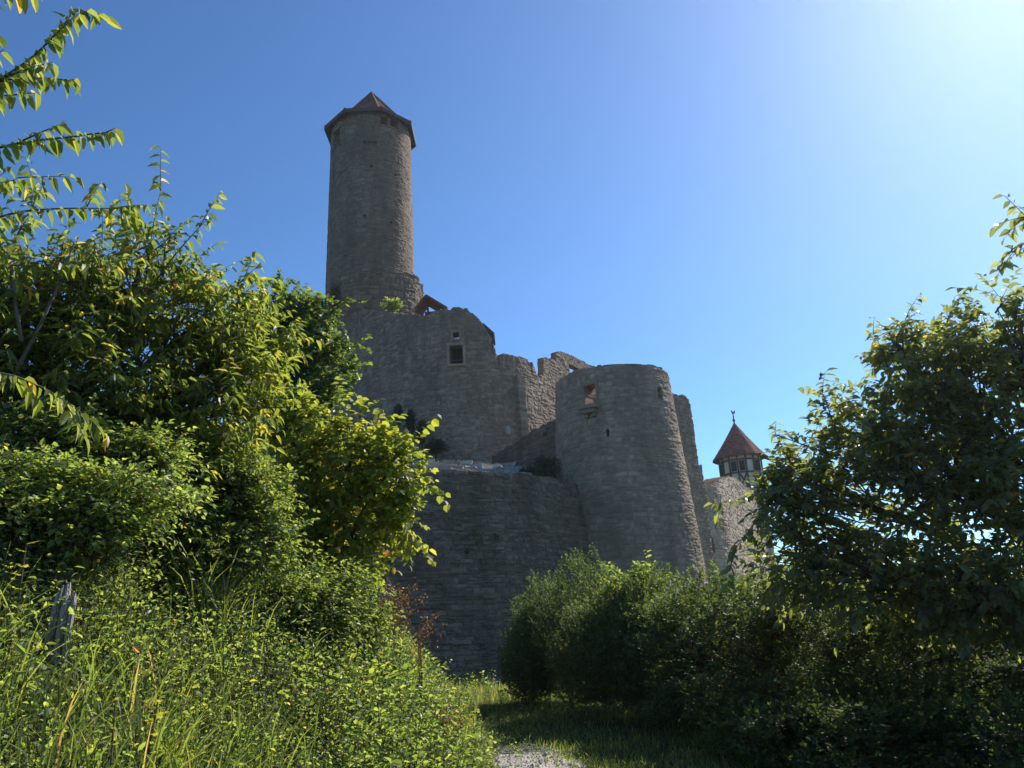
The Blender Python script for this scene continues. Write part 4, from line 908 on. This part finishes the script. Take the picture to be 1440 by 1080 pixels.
for k, (lf, L, W, h) in enumerate((("oval", .032, .5, .34), ("oval", .042, .36, .42), ("dot", .026, .6, .30), ("round", .034, .85, .26))):
    s_ = slice(k, None, 4); herbs(rng, fol, stems, x[s_], y[s_], h, 7, lf, L, W, tone=(.5 + .06 * k, .22))
x, y = cover_points(rng, 9000, -9, 0, 9, 25, lambda x, y: (x < foot(y) + .1) * 1.0)
herbs(rng, fol, stems, x, y, .42, 8, "dot", .06, .55, tone=(.55, .2))
x, y = cover_points(rng, 1500, -1.6, .2, 5.5, 11, lambda x, y: (np.abs(x - foot(y) + .42) < .42) * 1.0)
herbs(rng, fol, stems, x, y, .55, 9, "oval", .06, .5, tone=(.5, .2))
x, y = cover_points(rng, 2600, -6, 2, 17, 29, lambda x, y: np.where(y > bast(x) - 1.6, 1.0, .3) * (y < bast(x) - .35) * (x < track_c(y) + 1.4) * np.clip(2.2 * patch(x, y, 52, .9) - .5, 0, 1))
herbs(rng, fol, stems, x, y, .55, 8, "oval", .075, .5, tone=(.55, .25))
x, y = cover_points(rng, 1500, -2, 2, 7.5, 17, lambda x, y: (np.abs(x - track_c(y) - .3) < .9) * np.clip(1.8 * patch(x, y, 53, 1.1) - .7, 0, 1))
herbs(rng, fol, stems, x, y, .12, 5, "oval", .035, .6, tone=(.5, .2))
tag(fol.build("undergrowth", MAT["herb"]), kind="stuff"); tag(stems.build("undergrowth_stems", MAT["twig"]), kind="stuff")
lst = []
x, y = cover_points(rng, 42000, -8, .2, 1.6, 10, lambda x, y: on_bank(x, y) * np.clip(2.6 * patch(x, y, 77, .7) - .9, 0.04, 1) * np.clip(1.5 - y * .08, .4, 1))
lst.append(blades(rng, x, y, .42, .008, .7))
x, y = cover_points(rng, 9000, -8, 0, 9.5, 25, lambda x, y: (x < foot(y) + .2) * 1.0); lst.append(blades(rng, x, y, .5, .012, .6, tone=(.6, .2)))
# verge and middle strip of the track
def verge(x, y):
    c = track_c(y); mid = np.abs(x - c - .36) < .32 + .12 * fbm(y * 1.5, y * 0, 3); rgt = x > c + .66 + .2 * fbm(y * 1.7, y * 0, 5); lft = (x < c - 1.0) & (x > foot(y) - .3)
    far = y > 13
    return np.where(mid | rgt | lft, 1.0, np.where(far, .45, .05)) * np.clip(.3 + 1.5 * patch(x, y, 12, 1.5), .1, 1)
x, y = cover_points(rng, 60000, -4, 4.5, 6.5, 27, lambda x, y: verge(x, y) * (y < bast(x) - .3)); lst.append(blades(rng, x, y, .13, .007, .8, tone=(.5, .25)))
x, y = cover_points(rng, 5000, -5, 1.2, 19, 27.5, lambda x, y: (y < bast(x) - .5) * (x < track_c(y) + 1.6) * np.clip(2 * patch(x, y, 14, .8) - .3, .05, 1)); lst.append(blades(rng, x, y, .38, .01, .6, tone=(.75, .22)))
x, y = cover_points(rng, 5000, -7, 3, 27, 42, lambda x, y: (y > bast(x) + 1.2) * np.clip(2 * patch(x, y, 9, .5) - .9, 0, .7)); lst.append(blades(rng, x, y, .3, .014, .7, tone=(.8, .2)))
tag(join_blades("grass", lst, MAT["grass"]), kind="stuff")
# pebbles on the track
mb = MB(); oc = np.array([[1, 0, 0], [-1, 0, 0], [0, 1, 0], [0, -1, 0], [0, 0, .7], [0, 0, -.7]], float); ot = [[0, 2, 4], [2, 1, 4], [1, 3, 4], [3, 0, 4], [2, 0, 5], [1, 2, 5], [3, 1, 5], [0, 3, 5]]
for k in range(2600):
    y_ = rng.uniform(7, 12.5); off, wd = (-.36, 1.3); x_ = track_c(y_) + off + rng.uniform(-.5, .5) * wd
    s_ = rng.uniform(.006, .02) * (1 if rng.random() > .06 else 2)
    a_ = rng.uniform(0, 6.3); v = oc * rng.uniform(.6, 1.3, (6, 3)) * s_; v[:, :2] = v[:, :2] @ np.array([[math.cos(a_), -math.sin(a_)], [math.sin(a_), math.cos(a_)]])
    mb.add(v + [x_, y_, terrain(x_, y_) + .012 + s_ * .2], t=ot, tone=rng.uniform(0, 1))
tag(mb.build("gravel", MAT["gravel"]), kind="stuff")

# ---- single plants one can point at
def tuft(name, label, px, py, Y, n, h, seed, w_=.011, sp_=.12, tone=(.7, .15), group=None):
    rg = np.random.default_rng(seed); c = at(px, py, Y); 
    x = c[0] + rg.normal(0, sp_, n); y = c[1] + rg.normal(0, sp_, n)
    o = join_blades(name, [blades(rg, x, y, h, w_, .75, tone=tone)], MAT["grass"])
    return tag(o, label, "grass", group)
tuft("grass_tuft", "bright tall grass tuft on the bank above the wooden stump", 75, 745, 5.3, 170, .55, 201, group="tall grass tufts on the bank")
tuft("grass_tuft", "bright grass tuft in the middle of the bank below the dogwood bush", 300, 850, 5.8, 200, .5, 202, group="tall grass tufts on the bank")
tuft("grass_tuft", "broad-bladed grass tuft low on the bank at the front", 245, 1000, 4.0, 150, .42, 203, group="tall grass tufts on the bank")
tuft("grass_tuft", "thin grass tuft at the crest of the bank beside the hazel", 480, 905, 7.6, 160, .45, 204, group="tall grass tufts on the bank")
def dry_plant(label, px, py0, py1, Y, wpx, seed, n=16, name="dry_seed_plant"):
    rg = np.random.default_rng(seed); b = at(px, py0, Y); t = at(px, py1, Y); o = empty(name, (b[0], b[1], terrain(b[0], b[1])), label, "plant")
    b[2] = terrain(b[0], b[1]); wood, fol = MB(), Foliage(); H = t[2] - b[2]; wd = wpx / FPX * Y
    for k in range(4):
        e = b + [rg.normal(0, wd * .2), rg.normal(0, wd * .2), H * rg.uniform(.55, .7)]; wood.tube([b - [0, 0, .1], b * .5 + e * .5 + rg.normal(size=3) * .02, e], [.008, .007, .005], 5)
        for j in range(n):
            s0 = b + (e - b) * rg.uniform(.55, 1); d = nrm(np.array([rg.normal(0, .7), rg.normal(0, .7), 1.1])); m_ = s0 + d * H * .2 * rg.uniform(.5, 1.2); e2 = m_ + nrm(d + rg.normal(size=3) * .4) * H * .18
            wood.segs([s0, m_], [m_, e2], [.003, .0022], [.0022, .0012], 3)
            m = 9; tt = rg.random((m, 1)); p = m_ + (e2 - m_) * tt + rg.normal(size=(m, 3)) * .012
            fol.add("dot", p, rg.normal(size=(m, 3)), rg.normal(size=(m, 3)), .022 * rg.uniform(.6, 1.4, m), .016, rg.random(m))
    wood.build("stalk", MAT["dry"], o); fol.build("seed_head", MAT["brown"], o)
    return o
dry_plant("tall dry brown seed plant in front of the retaining wall beside the hazel", 552, 900, 795, 8.6, 70, 301, 20)
dry_plant("thin pale dry stalk leaning right in front of the retaining wall", 590, 905, 830, 8.8, 45, 302, 6)
dry_plant("withered brown dock plant at the foot of the bank by the path", 622, 1030, 985, 8.2, 60, 303, 14)
def thistle(label, px, py, Y, h, mat, seed, leaf="lobed", L=.10, n=12, name="leafy_weed", group=None):
    rg = np.random.default_rng(seed); c = at(px, py, Y); b = np.array([c[0], c[1], float(terrain(c[0], c[1]))]); o = empty(name, b, label, "plant", group)
    wood, fol = MB(), Foliage(); tpt = b + [rg.normal(0, .05), rg.normal(0, .05), max(h, c[2] - b[2] + h * .3)]; wood.tube([b - [0, 0, .05], (b + tpt) / 2, tpt], [.006, .005, .003], 5)
    t = np.linspace(.35, 1, n)[:, None]; p = b + (tpt - b) * t; a = np.arange(n) * 2.4
    fol.add(leaf, p, np.stack([np.cos(a), np.sin(a), np.full(n, .25)], 1), np.array([0, 0, 1.]) + rg.normal(size=(n, 3)) * .3, L * rg.uniform(.7, 1.2, n), L * rg.uniform(.5, .8, n), rg.random(n) * .8)
    wood.build("stem", MAT["twig"], o); fol.build("leaves", MAT[mat], o); return o
thistle("spiky green sow-thistle at the edge of the bank before the retaining wall", 560, 905, 8.3, .5, "elder", 401, L=.13)
thistle("yellow maple seedling low on the bank, nearest the front", 165, 1010, 3.5, .35, "yellow", 402, L=.05, n=12, name="maple_seedling", group="yellowing maple seedlings")
thistle("yellow maple seedling on the bank, right of the front one", 205, 1015, 3.8, .35, "yellow", 403, L=.05, n=12, name="maple_seedling", group="yellowing maple seedlings")
thistle("yellow-leaved seedling beside the wooden stump at the left edge", 32, 800, 4.0, .4, "yellow", 404, L=.06, n=9, name="maple_seedling", group="yellowing maple seedlings")

# ------------------------------------------------------------------ thin volume added to imitate veiling lens glare
mb = MB(); mb.box((20, 55, 12), (170, 140, 96)); hm = bpy.data.materials.new("haze"); hm.use_nodes = True; hn = hm.node_tree.nodes
hn.remove(hn["Principled BSDF"]); pv = hn.new("ShaderNodeVolumePrincipled"); pv.inputs["Color"].default_value = (0.93, 0.95, 1.0, 1); pv.inputs["Density"].default_value = 0.00036; pv.inputs["Anisotropy"].default_value = 0.72
hm.node_tree.links.new(pv.outputs[0], hn["Material Output"].inputs["Volume"])
tag(mb.build("haze", hm), kind="stuff")
